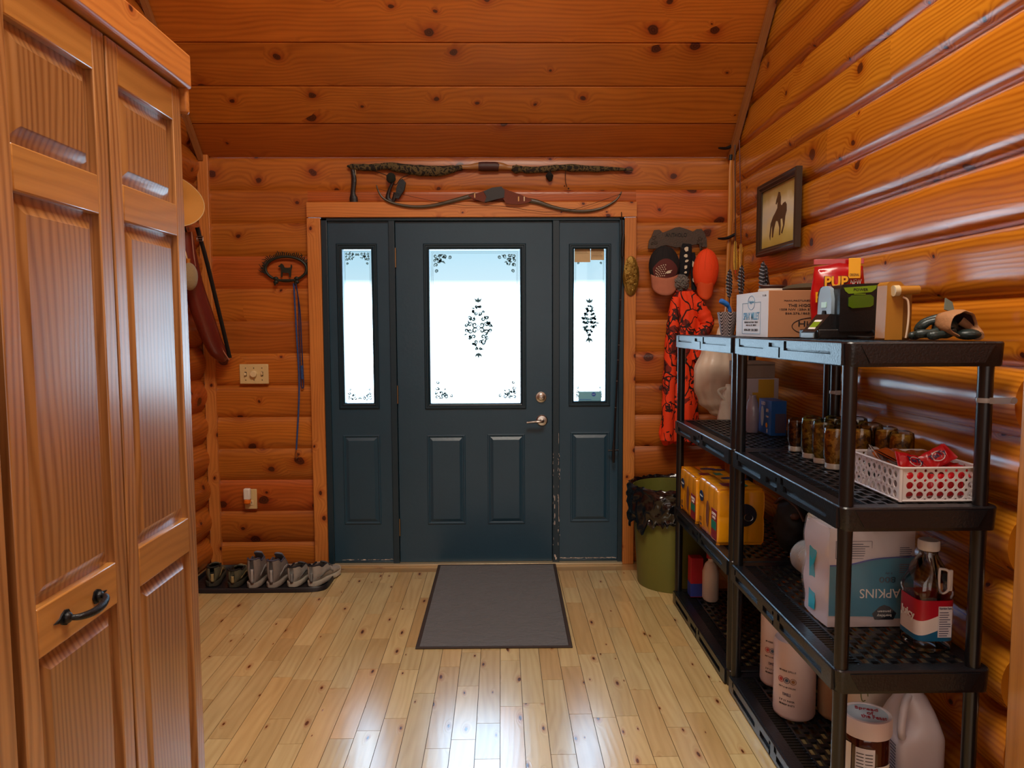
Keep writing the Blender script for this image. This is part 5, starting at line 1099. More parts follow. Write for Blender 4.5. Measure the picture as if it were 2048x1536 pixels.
# --- white perforated basket
x0, x1, y0, y1, z0, hb = 1.066, 1.284, 1.922, 2.205, S2, .092
t = thing('plastic_basket', 'white plastic basket with round holes, holding snack packs on the second shelf', 'basket', ((x0+x1)/2, (y0+y1)/2, z0))
q = MB(); th = .003
def cutter_boolean(base, cyl):
    bo = base.build('tmp_a', [mat('white_basket', 'ded7d6', .35)], smooth=0); co = cyl.build('tmp_b', [mat('white_basket', '', .3)], smooth=0)
    md = bo.modifiers.new('b', 'BOOLEAN'); md.object = co; md.operation = 'DIFFERENCE'; md.solver = 'EXACT'
    bpy.context.view_layer.update(); me = bpy.data.meshes.new_from_object(bo.evaluated_get(bpy.context.evaluated_depsgraph_get())); off = bo.location.copy()
    bpy.data.objects.remove(bo); bpy.data.objects.remove(co); return me, off
def wall_holes(L, name, M):
    a = MB(); a.box((0, 0, 0), (L, th, hb)); c_ = MB(); n_ = max(3, round((L-.016)/.0292)); px_ = (L-.016)/n_
    for i in range(n_):
        for j in range(3): c_.tube([(.008+px_*(i+.5), -.01, .018+.0265*j), (.008+px_*(i+.5), .02, .018+.0265*j)], .0100, 14)
        if i < n_-1:
            for j in range(4): c_.tube([(.008+px_*(i+1), -.01, .0048+.0265*j), (.008+px_*(i+1), .02, .0048+.0265*j)], .0042, 8) if 0 < j else c_.tube([(.008+px_*(i+1), -.01, .0062), (.008+px_*(i+1), .02, .0062)], .0035, 8)
    me, off = cutter_boolean(a, c_)
    for v in me.vertices: v.co = M @ (v.co+off) - t.location
    me.name = name; o = bpy.data.objects.new(name, me); C.objects.link(o); o.parent = t
wall_holes(x1-x0-.008, 'side_wall', Matrix.Translation((x0+.004, y0, z0))); wall_holes(x1-x0-.008, 'side_wall', Matrix.Translation((x0+.004, y1-th, z0)))
wall_holes(y1-y0-.008, 'side_wall', Matrix.Translation((x0+th, y0+.004, z0)) @ Matrix.Rotation(PI/2, 4, 'Z')); wall_holes(y1-y0-.008, 'side_wall', Matrix.Translation((x1, y0+.004, z0)) @ Matrix.Rotation(PI/2, 4, 'Z'))
WBK = mat('white_basket', '', .35)
def rr_(x0, x1, y0, y1, r, z, k=4):
    P = []
    for (cx, cy, a0) in ((x1-r, y1-r, 0), (x0+r, y1-r, PI/2), (x0+r, y0+r, PI), (x1-r, y0+r, 1.5*PI)):
        for i in range(k+1): a = a0+PI/2*i/k; P.append((cx+r*math.cos(a), cy+r*math.sin(a), z))
    return P
q = MB(); q.tube(rr_(x0-.001, x1+.001, y0-.001, y1+.001, .008, z0+hb), .0034, 6, closed=True); q.build('rim', WBK, t, w=True)
q = MB(); q.tube(rr_(x0+.001, x1-.001, y0+.001, y1-.001, .008, z0+.003), .003, 6, closed=True); q.box((x0+.003, y0+.003, z0+.001), (x1-.003, y1-.003, z0+.004)); q.build('floor_panel', WBK, t, w=True)
for a, b in ((x0+.004, y0+.004), (x1-.004, y0+.004), (x0+.004, y1-.004), (x1-.004, y1-.004)):
    q = MB(); q.tube([(a, b, z0), (a, b, z0+hb)], .0055, 8); q.build('corner_post', WBK, t, w=True)
# snack packs
def pack(c, sx, sy, sz, M0, mt, label, nm='snack_pack', cat='snack pack', extra=None, grp='snack packs in the white basket'):
    t = thing(nm, label, cat, c, group=grp); t.rotation_euler = M0
    q = MB()
    def pf(u, v): a = 2*PI*u; k = math.sin(PI*min(.985, max(.015, v)))**.45; return (sx*(2*v-1), sy*math.copysign(abs(math.cos(a))**.8, math.cos(a))*(1-.03*math.sin(v*17)), sz*k*math.sin(a)*(1+.18*math.sin(v*19+a*3)))
    q.surf(pf, 28, 22, cu=True); o = q.build('wrapper', mt, t, smooth=60)
    for e in (-1, 1): q = MB(); q.box((e*sx*1.0-.006, -sy*.96, -.0008), (e*sx*1.0+.006, sy*.96, .0008)); q.build('crimped_end', mt, t)
    if extra: extra(o)
    return t
RF2 = mat('red_wrapper', 'c81420', .25, bump=.4, bs=30, spec=.8); CLR = mat('clear_wrapper', 'b8b4b4', .15, alpha=.55, spec=.9); BWR = mat('brown_wrapper', '8a3a10', .2, bump=.5, bs=26, spec=.8); NV = mat('navy_print', '2a2450', .5)
def pr1(o):
    text('TasTy', NV, o, mtx((0, 0, .0145), x=(1, 0, 0), z=(0, 0, 1)), width=.050, height=.018, w=False, bold=.02)
    q = MB(); q.tube([(.018*math.cos(a), -.002+.014*math.sin(a), .0135) for a in [2*PI*i/24 for i in range(24)]], .0012, 5, closed=True); q.build('ring_print', WHI, o)
pack((1.140, 2.000, z0+.090), .042, .028, .012, (.9, .25, .10), RF2, 'red snack pack with navy lettering leaning out of the middle of the basket', extra=pr1)
pack((1.205, 1.995, z0+.106), .040, .027, .011, (.8, -.45, .1), RF2, 'topmost red snack pack, tilted right, above the basket rim', extra=pr1)
pack((1.250, 1.985, z0+.076), .030, .026, .010, (.5, .2, -.2), RF2, 'red snack pack low in the right end of the basket')
pack((1.238, 2.055, z0+.062), .034, .028, .011, (.3, -.1, 1.4), RF2, 'red snack pack at the rear right of the basket')
pack((1.118, 1.950, z0+.042), .038, .032, .013, (1.45, .0, .0), RF2, 'red snack pack upright against the near wall of the basket')
pack((1.205, 1.950, z0+.040), .042, .030, .013, (1.45, .0, .0), RF2, 'red snack pack upright low in the middle of the basket')
pack((1.150, 2.090, z0+.092), .062, .040, .018, (.3, .15, .5), BWR, 'shiny brown cookie packet lying across the middle of the basket')
pack((1.215, 2.150, z0+.078), .055, .036, .016, (.2, -.2, -.3), BWR, 'shiny brown cookie packet at the wall side rear of the basket')
tc1 = pack((1.102, 2.115, z0+.085), .040, .030, .020, (.9, .5, .9), CLR, 'clear wrapped pack of orange crackers at the left rear of the basket')
q = MB(); q.lathe([(0, -.008), (.018, -.008), (.020, -.004), (.020, .004), (.018, .008), (0, .008)], n=20); q.build('cracker', mat('orange_cracker', 'c86a1c', .7), tc1)
pack((1.100, 2.040, z0+.045), .036, .030, .016, (1.0, .2, 1.3), CLR, 'clear wrapped snack pack low at the left wall of the basket')
0 and pack((1.235, 2.120, z0+.045), .040, .032, .014, (.6, .1, .4), RF2, 'red snack pack buried in the rear right corner of the basket')
# --- bulb box, cartons and wrapped bottle on the far unit
BBX = mat('blue_carton', '2468c4', .4); x0, x1, y0, y1, z0, z1 = 1.160, 1.226, 3.12, 3.27, S2, S2+.150
t = thing('light_bulb_box', 'blue light bulb box with a white tube bulb picture, on the second shelf', 'box', ((x0+x1)/2, (y0+y1)/2, z0))
q = MB(); q.box((x0, y0, z0), (x1, y1, z1)); bx = q.build('carton', BBX, t, w=True, bevel=.0015)
q = MB(); X = x0-.0008; q.prism([(.012*math.cos(a)*1.5-.030*0, .045*math.sin(a)) for a in [2*PI*i/20 for i in range(20)]], 0, .001, M=left(X, y1-.045, z0+.075)); q.build('bulb_picture', mat('pale_blue_white', 'cfe2ee', .4), bx, w=True)
q = MB(); q.lathe([(0, 0), (.011, 0), (.011, .001), (0, .001)], n=14, M=left(X, y0+.05, z0+.040)); q.build('yellow_disc', YEL, bx, w=True)
text('LED', WHI, bx, left(X, y0+.095, z0+.132), width=.045, height=.014); text('60W', WHI, bx, left(X, y0+.045, z0+.105), width=.03, height=.016); text('8', WHI, bx, left(X, y0+.045, z0+.016), width=.012, height=.018); text('Daylight', WHI, bx, left(X, y0+.045, z0+.078), width=.03, height=.010)
q = MB(); q.box((x0+.018, y0-.001, z0+.012), (x1-.004, y0-.0003, z0+.095)); q.build('facts_panel', mat('dusky_panel', '5a5a78', .5), bx, w=True)
for (nm, lab, a, b, mt, ex) in (('carton', 'white and yellow carton standing behind the blue light bulb box', (1.135, 3.37, S2), (1.285, 3.60, 1.178), mat('offwhite_carton', '9c8c90', .6), 1), ('carton', 'plain greyish mauve carton stacked on top of the white and yellow carton', (1.125, 3.38, 1.179), (1.270, 3.60, 1.252), mat('mauve_carton', '7a6458', .7, var=.1, vs=30), 0)):
    t = thing(nm, lab, 'box', ((a[0]+b[0])/2, (a[1]+b[1])/2, a[2]), group=None); q = MB(); q.box(a, b); o = q.build('box_body', mt, t, w=True, bevel=.002)
    if ex:
        q = MB(); q.box((a[0]+.055, a[1]-.001, a[2]+.095), (b[0]-.022, a[1]-.0003, b[2]-.004)); q.box((a[0]+.028, a[1]-.001, a[2]+.095), (a[0]+.056, a[1]-.0003, a[2]+.165)); q.build('yellow_panel', mat('ochre_print', 'a87c14', .5), o, w=True)
    else:
        q = MB(); q.box((a[0]+.002, a[1]-.001, b[2]-.012), (b[0]-.002, a[1]-.0003, b[2]-.010)); q.build('lid_seam', DK, o, w=True)
t = thing('wrapped_bottle', 'clear shrink-wrapped bottle pack standing left of the blue light bulb box', 'bottle pack', (1.120, 3.24, S2))
q = MB(); q.lathe([(0, 0), (.026, 0), (.029, .01), (.029, .10), (.024, .13), (.014, .155), (.014, .165), (0, .166)], n=18, fn=lambda a, z: 1+.08*math.sin(a*4+z*60)); q.build('bottle', mat('grey_film', '9a94a8', .2, alpha=.8, spec=.9, bump=.6, bs=40), t)
# --- hanging plastic grocery bags in the corner
def filmy(name, col): return mat(name, col, .3, bump=1., bs=14, spec=.6, var=.1, vs=8)
FILM = filmy('tan_film', 'dcc8b4'); FILM2 = filmy('pale_film', 'dccfbe')
def hangbag(label, rows, mt, Y, seed):
    r_ = random.Random(seed); ph = [r_.uniform(0, 6) for _ in range(6)]
    b = PY(rows[-1][1], rows[-1][0], Y); t = thing('plastic_bag', label, 'bag', tuple(b), group='plastic bags hanging in the corner')
    def f(u, v):
        k = v*(len(rows)-1); i = min(int(k), len(rows)-2); k -= i; k2 = k*k*(3-2*k); py, l, r = [rows[i][j]*(1-k2)+rows[i+1][j]*k2 for j in range(3)]
        if j: py = rows[i][0]*(1-k)+rows[i+1][0]*k
        a = 2*PI*u; wr = 1+.05*math.sin(a*3+ph[0]+v*4)+.035*math.sin(a*7+ph[1]-v*6)+.02*math.sin(a*13+ph[2]+v*11); c_ = (l+r)/2; w_ = (r-l)/2
        p = PY(c_+w_*math.cos(a)*wr, py, Y); return (p.x, Y-w_*.0029*.62*math.sin(a)*wr, p.z)
    q = MB(); q.surf(f, 64, 40, cu=True); q.build('bag_film', mt, t, w=True, smooth=70)
    return t
t = hangbag('large tan plastic bag, full and bulging, hanging in the corner above the trash can', [(640, 1444, 1450), (665, 1434, 1456), (700, 1405, 1466), (740, 1390, 1470), (775, 1389, 1466), (805, 1400, 1462), (825, 1420, 1456), (838, 1440, 1446)], FILM, 3.95, 3)
q = MB(); q.tube(catmull([P3(1447, 644, 3.95), P3(1449, 632, 4.0), P3(1451, 615, 4.15), P3(1452, 606, 4.338)], 6), .005, 6, sq=2.); q.build('bag_handle', FILM, t, w=True)
t = hangbag('smaller pale plastic bag hanging lower beside the large tan bag', [(768, 1452, 1462), (785, 1446, 1470), (810, 1440, 1482), (840, 1434, 1486), (862, 1434, 1482), (868, 1446, 1470)], FILM2, 3.78, 5)
q = MB(); q.tube(catmull([P3(1452, 775, 3.76), P3(1436, 782, 3.76), P3(1450, 800, 3.76), P3(1462, 812, 3.76)], 6), .003, 6, sq=2.2); q.build('bag_handle', FILM2, t, w=True)
# ------------------------------------------------------------------ third shelf
# --- yellow dog food multipacks
DY = mat('yellow_shrink_wrap', 'f0a00c', .22, bump=.35, bs=22, spec=.7); CAN = mat('dark_can_tops', '3a3440', .3, .6)
def multipack(x0, x1, y0, y1, h, label):
    z0 = S1; t = thing('dog_food_multipack', label, 'multipack', ((x0+x1)/2, (y0+y1)/2, z0), group='yellow dog food multipacks')
    nx, ny = 3, max(2, round((y1-y0)/.075)); cxm, cym = (x0+x1)/2, (y0+y1)/2
    def f(u, v):
        # rounded rectangle with can-shaped scallops, pinched at the waist between the tiers
        per = 2*((x1-x0)+(y1-y0)); s_ = u*per; L1, L2 = x1-x0, y1-y0
        if s_ < L1: x, y, nx_, ny_, w_ = x0+s_, y0, 0, -1, math.sin(PI*s_/L1*nx)
        elif s_ < L1+L2: k = s_-L1; x, y, nx_, ny_, w_ = x1, y0+k, 1, 0, math.sin(PI*k/L2*ny)
        elif s_ < 2*L1+L2: k = s_-L1-L2; x, y, nx_, ny_, w_ = x1-k, y1, 0, 1, math.sin(PI*k/L1*nx)
        else: k = s_-2*L1-L2; x, y, nx_, ny_, w_ = x0, y1-k, -1, 0, math.sin(PI*k/L2*ny)
        b = abs(w_)**.5; tier = abs(math.sin(PI*2*max(.02, min(.98, (v-.04)/.92))))**.35
        k_ = -.004*(1-b)-.005*(1-tier)
        if v < .04 or v > .96: k_ -= .008
        return (x+nx_*k_, y+ny_*k_, z0+h*v)
    q = MB(); q.surf(f, 150, 40, cu=True); n0 = len(q.v)
    q.surf(lambda u, v: (x0+.008+(x1-x0-.016)*u, y0+.008+(y1-y0-.016)*v, z0+h-.002+.006*(abs(math.sin(PI*nx*u))*abs(math.sin(PI*ny*v)))**.4), 34, 50)
    o = q.build('shrink_wrap', DY, t, w=True, smooth=50)
    EB = mat('emblem_blue', '16305e', .4); REDP = mat('deep_red_print', '8c1a1e', .4); GRP = mat('teal_green_print', '1c7a60', .4); DOGB = mat('dog_brown_print', '7a4426', .5)
    L = y1-y0; X = x0-.0012
    def oval(M, a, b, mt, nm, par=o, h_=.0012): q = MB(); q.prism([(a*math.cos(x), b*math.sin(x)) for x in [2*PI*i/22 for i in range(22)]], 0, h_, M=M); return q.build(nm, mt, par, w=True, smooth=0)
    e = oval(left(X, y1-L*.20, z0+h*.66), .030, .024, EB, 'round_emblem'); text('Pedigree', WHI, e, left(X-.0014, y1-L*.20, z0+h*.66), width=.044, height=.010)
    oval(left(X, y1-L*.52, z0+h*.42), .020, .058, DOGB, 'dog_picture'); 
    q = MB(); q.box((X-.001, y1-L*.97, z0+h*.08), (X+.001, y1-L*.72, z0+h*.60)); rp_ = q.build('red_panel', REDP, o, w=True)
    text('CHOPPED', WHI, rp_, left(X-.0012, y1-L*.845, z0+h*.52), width=L*.20, height=.012); text('COMBO', WHI, rp_, left(X-.0012, y1-L*.845, z0+h*.455), width=L*.15, height=.010)
    q = MB(); q.box((X-.0018, y1-L*.96, z0+h*.25), (X-.001, y1-L*.73, z0+h*.40)); gpn = q.build('green_panel', GRP, rp_, w=True)
    text('12', BLKI, o, left(X, y1-L*.16, z0+h*.22), width=.024, height=.018); text('CANS', BLKI, o, left(X, y1-L*.16, z0+h*.12), width=.036, height=.010)
    Zt = z0+h+.0048
    for (fx, fy, mt, a, b) in ((.30, .25, REDP, .05, .03), (.62, .25, GRP, .035, .03), (.55, .68, EB, .036, .022), (.80, .60, EB, .03, .02)):
        if mt is EB: q = MB(); q.prism([(a*math.cos(x), b*math.sin(x)) for x in [2*PI*i/20 for i in range(20)]], 0, .0012, M=Matrix.Translation((x0+(x1-x0)*fx, y0+L*fy, Zt-.001))); q.build('top_emblem', mt, o, w=True, smooth=0)
        else: q = MB(); q.box((x0+(x1-x0)*fx-a/2, y0+L*fy-b, Zt-.001), (x0+(x1-x0)*fx+a/2, y0+L*fy+b, Zt)); q.build('top_panel', mt, o, w=True)
    Yn = y0-.0012
    q = MB(); q.prism([(.052*math.cos(a), .048*math.sin(a)) for a in [2*PI*i/26 for i in range(26)]], 0, .0012, M=near((x0+x1)/2+.012, Yn+.0006, z0+h*.54)); hl = q.build('wrap_opening', CAN, o, w=True, smooth=0)
    for dx in (-.018, .030): q = MB(); q.tube([((x0+x1)/2+dx+.018*math.cos(a), Yn-.0008, z0+h*.50+.015*math.sin(a)) for a in [2*PI*i/16 for i in range(16)]], .0012, 5, closed=True); q.build('can_rim', STL, hl, w=True)
    return t
multipack(.896, 1.094, 2.985, 3.285, .238, 'near yellow dog food multipack in shrink wrap, with its open wrap end facing the camera')
multipack(.896, 1.094, 3.320, 3.625, .214, 'far yellow dog food multipack, behind the near one on the third shelf')
# --- dark bag behind, at the wall
t = thing('black_duffel', 'crumpled black bag with a brown leather strap in the dark of the third shelf', 'bag', (1.168, 2.885, S1))
q = MB(); q.ell((1.168, 2.885, S1+.115), (.068, .082, .115), 30, 18, fn=lambda a, z: 1+.08*math.sin(a*3+z*9)+.04*math.sin(a*7+z*20)); q.build('bag_body', mat('black_nylon', '', .6), t, w=True) if 0 else q.build('bag_body', mat('black_canvas', '0e0e14', .7, bump=.5, bs=30), t, w=True, smooth=70)
q = MB(); q.tube(catmull([(1.12, 2.94, S1+.19), (1.13, 2.88, S1+.225), (1.16, 2.83, S1+.20), (1.18, 2.80, S1+.15)], 6), .010, 8, sq=.5); q.build('strap', mat('brown_strap', '4a2c20', .6, bump=.4, bs=90), t, w=True)
q = MB(); q.ell((1.150, 2.815, S1+.165), (.020, .016, .014), 12, 8); q.build('leather_tab', mat('brown_strap', '', .6), t, w=True)
# --- cup stack lying down
m_film = mat('clear_film_bag', 'dfe8ea', .12, alpha=.38, spec=1., bump=.5, bs=20)
t = thing('foam_bowl_stack', 'stack of white bowls in clear film lying on its side behind the napkin pack', 'bowls', (1.125, 2.50, S1))
q = MB(); prof = [(0, 0), (.032, 0), (.046, .008), (.056, .022)]
k = .022
while k < .31: prof += [(.060, k), (.0605, k+.004), (.057, k+.0045)]; k += .0085
prof += [(0, .31)]
q.lathe(prof, n=32, M=mtx((1.125, 2.665, S1+.063), x=(1, 0, 0), z=(0, -1, 0))); q.build('bowls', mat('white_foam', 'dcd9da', .6), t, w=True, smooth=40)
q = MB(); q.lathe([(0, -.004), (.036, -.003), (.052, .006), (.0625, .024), (.063, .16), (.063, .30)], n=32, M=mtx((1.125, 2.665, S1+.0645), x=(1, 0, 0), z=(0, -1, 0)), fn=lambda a, z: 1+.012*math.sin(a*7+z*40)); q.build('film_sleeve', m_film, t, w=True, smooth=60)
# --- napkin pack
x0, x1, y0, y1, z0, h = .985, 1.245, 2.150, 2.325, S1, .305
t = thing('napkin_pack', 'plastic pack of white napkins with an upside-down teal label, on the third shelf', 'napkins', ((x0+x1)/2, (y0+y1)/2, z0))
NAP = mat('white_napkins', 'd8cfd6', .45, bump=.3, bs=18); TEAL = mat('teal_film_print', '0c86ac', .25, bump=.2, bs=18); CY = mat('cyan_film_print', '22b4cc', .25)
q = MB()
def nf(u, v):
    per = 2*((x1-x0)+(y1-y0)); s_ = u*per; L1, L2 = x1-x0, y1-y0
    bu = .004*math.sin(v*14)*1.0
    if s_ < L1: p = (x0+s_, y0-.010*math.sin(PI*s_/L1)*math.sin(PI*v)**.5)
    elif s_ < L1+L2: p = (x1+.006*math.sin(PI*(s_-L1)/L2), y0+s_-L1)
    elif s_ < 2*L1+L2: p = (x1-(s_-L1-L2), y1)
    else: p = (x0-.006*math.sin(PI*(s_-2*L1-L2)/L2)+bu, y1-(s_-2*L1-L2))
    k = 1 if .02 < v < .98 else .985
    return ((x0+x1)/2+(p[0]-(x0+x1)/2)*k, (y0+y1)/2+(p[1]-(y0+y1)/2)*k, z0+h*v)
q.surf(nf, 96, 30, cu=True); q.add([nf(i/24, .999) for i in range(24)], [tuple(range(24))]); nb = q.build('wrapped_stack', NAP, t, w=True, smooth=50)
def front(x, z, e=.0015): L1 = x1-x0; return y0-.010*math.sin(PI*max(0, min(1, (x-x0)/L1)))*math.sin(PI*max(.001, min(.999, (z-z0)/h)))**.5-e
q = MB(); NX = 30
def wave(x): t_ = (x-x0)/(x1-x0); return .190+.028*(1/(1+math.exp(-(t_-.35)*10)))
P = []; 
for i in range(NX+1):
    x = x0+.002+(x1-x0-.004)*i/NX
    lo_ = .036 if i/NX < .45 else .036-.010*math.sin((i/NX-.45)*3)
    for j in range(9): z = z0+lo_+(wave(x)-lo_)*j/8; P.append((x, front(x, z), z))
q.add(P, [(i*9+j, (i+1)*9+j, (i+1)*9+j+1, i*9+j+1) for i in range(NX) for j in range(8)]); tl = q.build('teal_label', TEAL, t, w=True, smooth=60)
q = MB(); q.tube([(x0+.002+(x1-x0-.004)*i/NX, front(x0+.002+(x1-x0-.004)*i/NX, z0+.2, .002), z0+wave(x0+.002+(x1-x0-.004)*i/NX)) for i in range(NX+1)], .0022, 5); q.build('blue_stripe', mat('royal_blue_print', '1c3c9c', .3), t, w=True)
def upside(x, z, e=.003): return mtx((x, front(x, z, e), z), x=(-1, 0, 0), z=(0, -1, 0))
text('NAPKINS', WHI, tl, upside(1.150, z0+.108), width=.150, height=.028); text('800', mat('dark_teal_print', '06465e', .4), tl, upside(1.158, z0+.150), width=.050, height=.018, bold=.01); text('2 ply', mat('dark_teal_print', '', .4), tl, upside(1.162, z0+.170), width=.022, height=.008)
hexp = [(-.028, -.022), (.026, -.022), (.034, -.004), (.014, .018), (0, .024), (-.016, .018), (-.036, -.002)]
q = MB(); q.prism([(a*1.05, -b) for a, b in hexp], 0, .0015, M=near(1.152, front(1.152, z0+.05, .0015), z0+.048) @ Matrix.Rotation(PI, 4, 'Z')); lg = q.build('dark_badge', mat('navy_badge', '14202e', .4), tl, w=True)
text('berkley', WHI, lg, upside(1.152, z0+.040, .005), width=.044, height=.010); text('jensen', WHI, lg, upside(1.152, z0+.053, .005), width=.040, height=.009)
q = MB()
for i in range(6): z = z0+.222+.007*i; q.box((x0+.022, front(1.05, z, .002), z), (x0+.118-R.uniform(0, .02), front(1.05, z, .001), z+.0022))
for a in ((x0+.016, .214, x0+.125, .2152), (x0+.016, .266, x0+.125, .2672)): q.box((a[0], front(1.05, z0+a[1], .002), z0+a[1]), (a[2], front(1.05, z0+a[1], .001), z0+a[3]))
for xx in (x0+.016, x0+.1245): q.box((xx, front(1.05, z0+.24, .002), z0+.214), (xx+.001, front(1.05, z0+.24, .001), z0+.267))
q.build('fine_print', mat('slate_ink', '343a58', .6), nb, w=True)
for zz, nl in ((.215, 6), (.170, 5)):
    q = MB()
    for i in range(nl): z = z0+zz+.006*i; q.box((x1-.050, front(1.21, z, .0035), z), (x1-.012-R.uniform(0, .01), front(1.21, z, .003), z+.002))
    q.build('fine_print', mat('slate_ink', '', .6), nb, w=True)
q = MB()  # aisle side: cyan tape and text
for (a, b) in (((y1-.03, y1-.085), (.03, .20)), ):
    q.prism([(-.020, -.115), (.022, -.110), (.026, -.02), (.008, .03), (.030, .075), (.010, .110), (-.024, .08), (-.020, .0)], 0, .0015, M=left(x0-.0062, y1-.075, z0+.135))
q.build('cyan_side_print', CY, t, w=True)
q = MB(); q.surf(lambda u, v: (x0-.010+.05*u*(1-.5*v)+.008*math.sin(v*9), y1-.02-.06*v*(1-u)-.04*u, z0+h-.015+.055*v*(1-.4*u)+.004*math.sin(u*12)), 16, 12); q.build('film_tail', m_film, t, w=True, smooth=60, solid=.0006)
q = MB(); q.box((x0-.010, y0-.013, z0+.0005), (x1+.012, y1+.002, z0+h+.006)); 
def sleeve(u, v): p = nf(u, v*.98+.01); c_ = ((x0+x1)/2, (y0+y1)/2); return (c_[0]+(p[0]-c_[0])*(1.03+.012*math.sin(u*60+v*9)), c_[1]+(p[1]-c_[1])*1.045, p[2])
q = MB(); q.surf(sleeve, 96, 24, cu=True); q.build('clear_outer_film', mat('clear_outer_film', 'eef4f6', .1, alpha=.12, spec=1., bump=.6, bs=14), t, w=True, smooth=60)
# --- juice bottle
c = (1.208, 2.02, S1); PETM = cheapglass('clear_bottle_plastic', (.80, .80, .82), base=.05)
t = thing('juice_bottle', 'clear plastic juice jug with white cap and red label beside the napkin pack', 'bottle', c)
sq4 = lambda a, z: (1/max(abs(math.cos(a))**5+abs(math.sin(a))**5, .2)**(1/5))*.97 if z < .19 else 1+(((1/max(abs(math.cos(a))**5+abs(math.sin(a))**5, .2)**(1/5))*.97)-1)*max(0, (.25-z)/.06)
q = MB(); q.lathe([(0, .004), (.046, .0), (.054, .006), (.056, .02), (.054, .034), (.054, .150), (.058, .160), (.058, .178), (.050, .205), (.042, .235), (.030, .255), (.024, .268), (.024, .290), (0, .290)], n=48, fn=sq4); jb = q.build('clear_body', PETM, t, smooth=50)
q = MB(); q.lathe([(0, .280), (.027, .280), (.028, .283), (.028, .305), (.026, .308), (0, .308)], n=36, fn=lambda a, z: 1+.012*math.cos(a*36)); q.build('screw_cap', mat('white_cap', 'cfcaca', .4), t)
m, nt, n = newmat('red_white_blue_label'); tc = n('ShaderNodeTexCoord'); s = n('ShaderNodeSeparateXYZ', {0: tc.outputs['Object']})
zz = math_(n, 'ADD', s.outputs[2], math_(n, 'MULTIPLY', math_(n, 'SINE', math_(n, 'MULTIPLY', s.outputs[0], 26.)), -.016))
rp = n('ShaderNodeValToRGB', {0: math_(n, 'DIVIDE', zz, .16)}); rp.color_ramp.interpolation = 'CONSTANT'; e = rp.color_ramp.elements; e[0].position = 0; e[0].color = lin('1c6490'); e[1].position = .40; e[1].color = lin('e4dcda')
x = e.new(.66); x.color = lin('b0142c')
p = n('ShaderNodeBsdfPrincipled', {'Base Color': rp.outputs[0], 'Roughness': .3}); n('ShaderNodeOutputMaterial', {0: p.outputs[0]})
q = MB(); q.lathe([(.0552, .034), (.0556, .036), (.0556, .148), (.0552, .150)], n=48, fn=sq4); lb_ = q.build('label', m, t)
q = MB(); q.box((.002, -.0556, .046), (.040, -.0548, .134)); np_ = q.build('facts_panel', mat('facts_white', 'd6d4dc', .5), lb_)
text('Nutrition Facts', NV, np_, near(.021, -.0562, .129), width=.034, height=.006, w=False)
q = MB()
for i in range(11): q.box((.005, -.0562, .050+.0066*i), (.037-R.uniform(0, .01), -.0556, .0518+.0066*i))
q.build('facts_text', NV, np_)
text('Juicy', WHI, lb_, left(-.0566, -.005, .10), width=.07, height=.030, w=False, bold=.02)
q = MB(); q.tube(catmull([(.010, -.046, .238), (.026, -.052, .234), (.030, -.056, .21), (.028, -.056, .185), (.014, -.054, .172), (.004, -.052, .180), (.004, -.048, .21), (.006, -.046, .235)], 5, closed=True), .0034, 8, closed=True); q.build('handle_frame', mat('white_cap', '', .4), t)
q = MB(); q.box((.024, -.058, .178), (.038, -.050, .238)); q.build('handle_grip', mat('white_cap', '', .4), t, bevel=.003)
# ------------------------------------------------------------------ bottom shelf
PT_ = mat('paper_towel_film', 'dcc6c4', .4, bump=.35, bs=22); PT2 = mat('paper_towel_film_pale', 'e6dcd4', .35, bump=.3, bs=22); PT3 = mat('tan_paper_film', 'c09a78', .35, bump=.4, bs=20, alpha=.92)
def towel(x, y, r, h, label, mt, deco=1, yaw=0):
    t = thing('paper_towel_roll', label, 'paper towels', (x, y, S0), group='paper towel rolls on the bottom shelf')
    q = MB(); q.lathe([(0, .002), (r*.3, .002), (r*.86, 0), (r*.96, .006), (r, .016), (r, h*.5), (r, h-.016), (r*.95, h-.004), (r*.3, h), (0, h-.003)], n=40, fn=lambda a, z: 1+.006*math.sin(a*9+z*30)); o = q.build('wrapped_roll', mt, t, smooth=60)
    if deco:
        def at(a, z, e=.0015): return mtx((r*math.cos(a)+e*math.cos(a), r*math.sin(a)+e*math.sin(a), z), y=(0, 0, 1), z=(math.cos(a), math.sin(a), 0))
        a0 = -PI/2-.55+yaw
        for i, cc in enumerate(('b8343a', '3a5878', '9a6a3a')):
            a = a0+.30*(i-1); q = MB(); q.tube([at(a, h*.52) @ Vector((.010*math.cos(x), .010*math.sin(x), 0)) for x in [2*PI*k/18 for k in range(18)]], .0009, 5, closed=True); q.lathe([(0, 0), (.006, 0), (.006, .0008), (0, .0008)], n=10, M=at(a, h*.52, .0006)); q.build('round_mark', mat('mark_'+cc, cc, .5), o, smooth=0)
        for (s_, zz, ww, hh, mt_) in (('NO MORE SPILLS', .64, .06, .006, BLKI), ('SOFT AND STRONG', .43, .06, .005, BLKI), ('TOWELS', .34, .03, .010, NV), ('2 PLY PAPER', .26, .055, .006, BLKI), ('ABSORBENT SHEETS', .21, .055, .006, BLKI)):
            # wrap the line onto the curved roll, letter by letter
            n_ = len(s_); stp = ww/n_
            cu_ = None
            for k_ in range(0, n_, 3):
                seg = s_[k_:k_+3]
                if not seg.strip(): continue
                a = a0+(k_+len(seg)/2-n_/2)*stp/r
                text(seg, mt_, o, at(a, h*zz, .001), width=stp*len(seg.strip())*.9, height=hh, w=False)
    return t
towel(1.045, 2.690, .062, .275, 'paper towel roll in pale pink film, far one of the two at the shelf front', PT_, yaw=-.1)
towel(1.020, 2.465, .070, .275, 'paper towel roll in pale pink film, near one of the two at the shelf front', PT_, yaw=-.2)
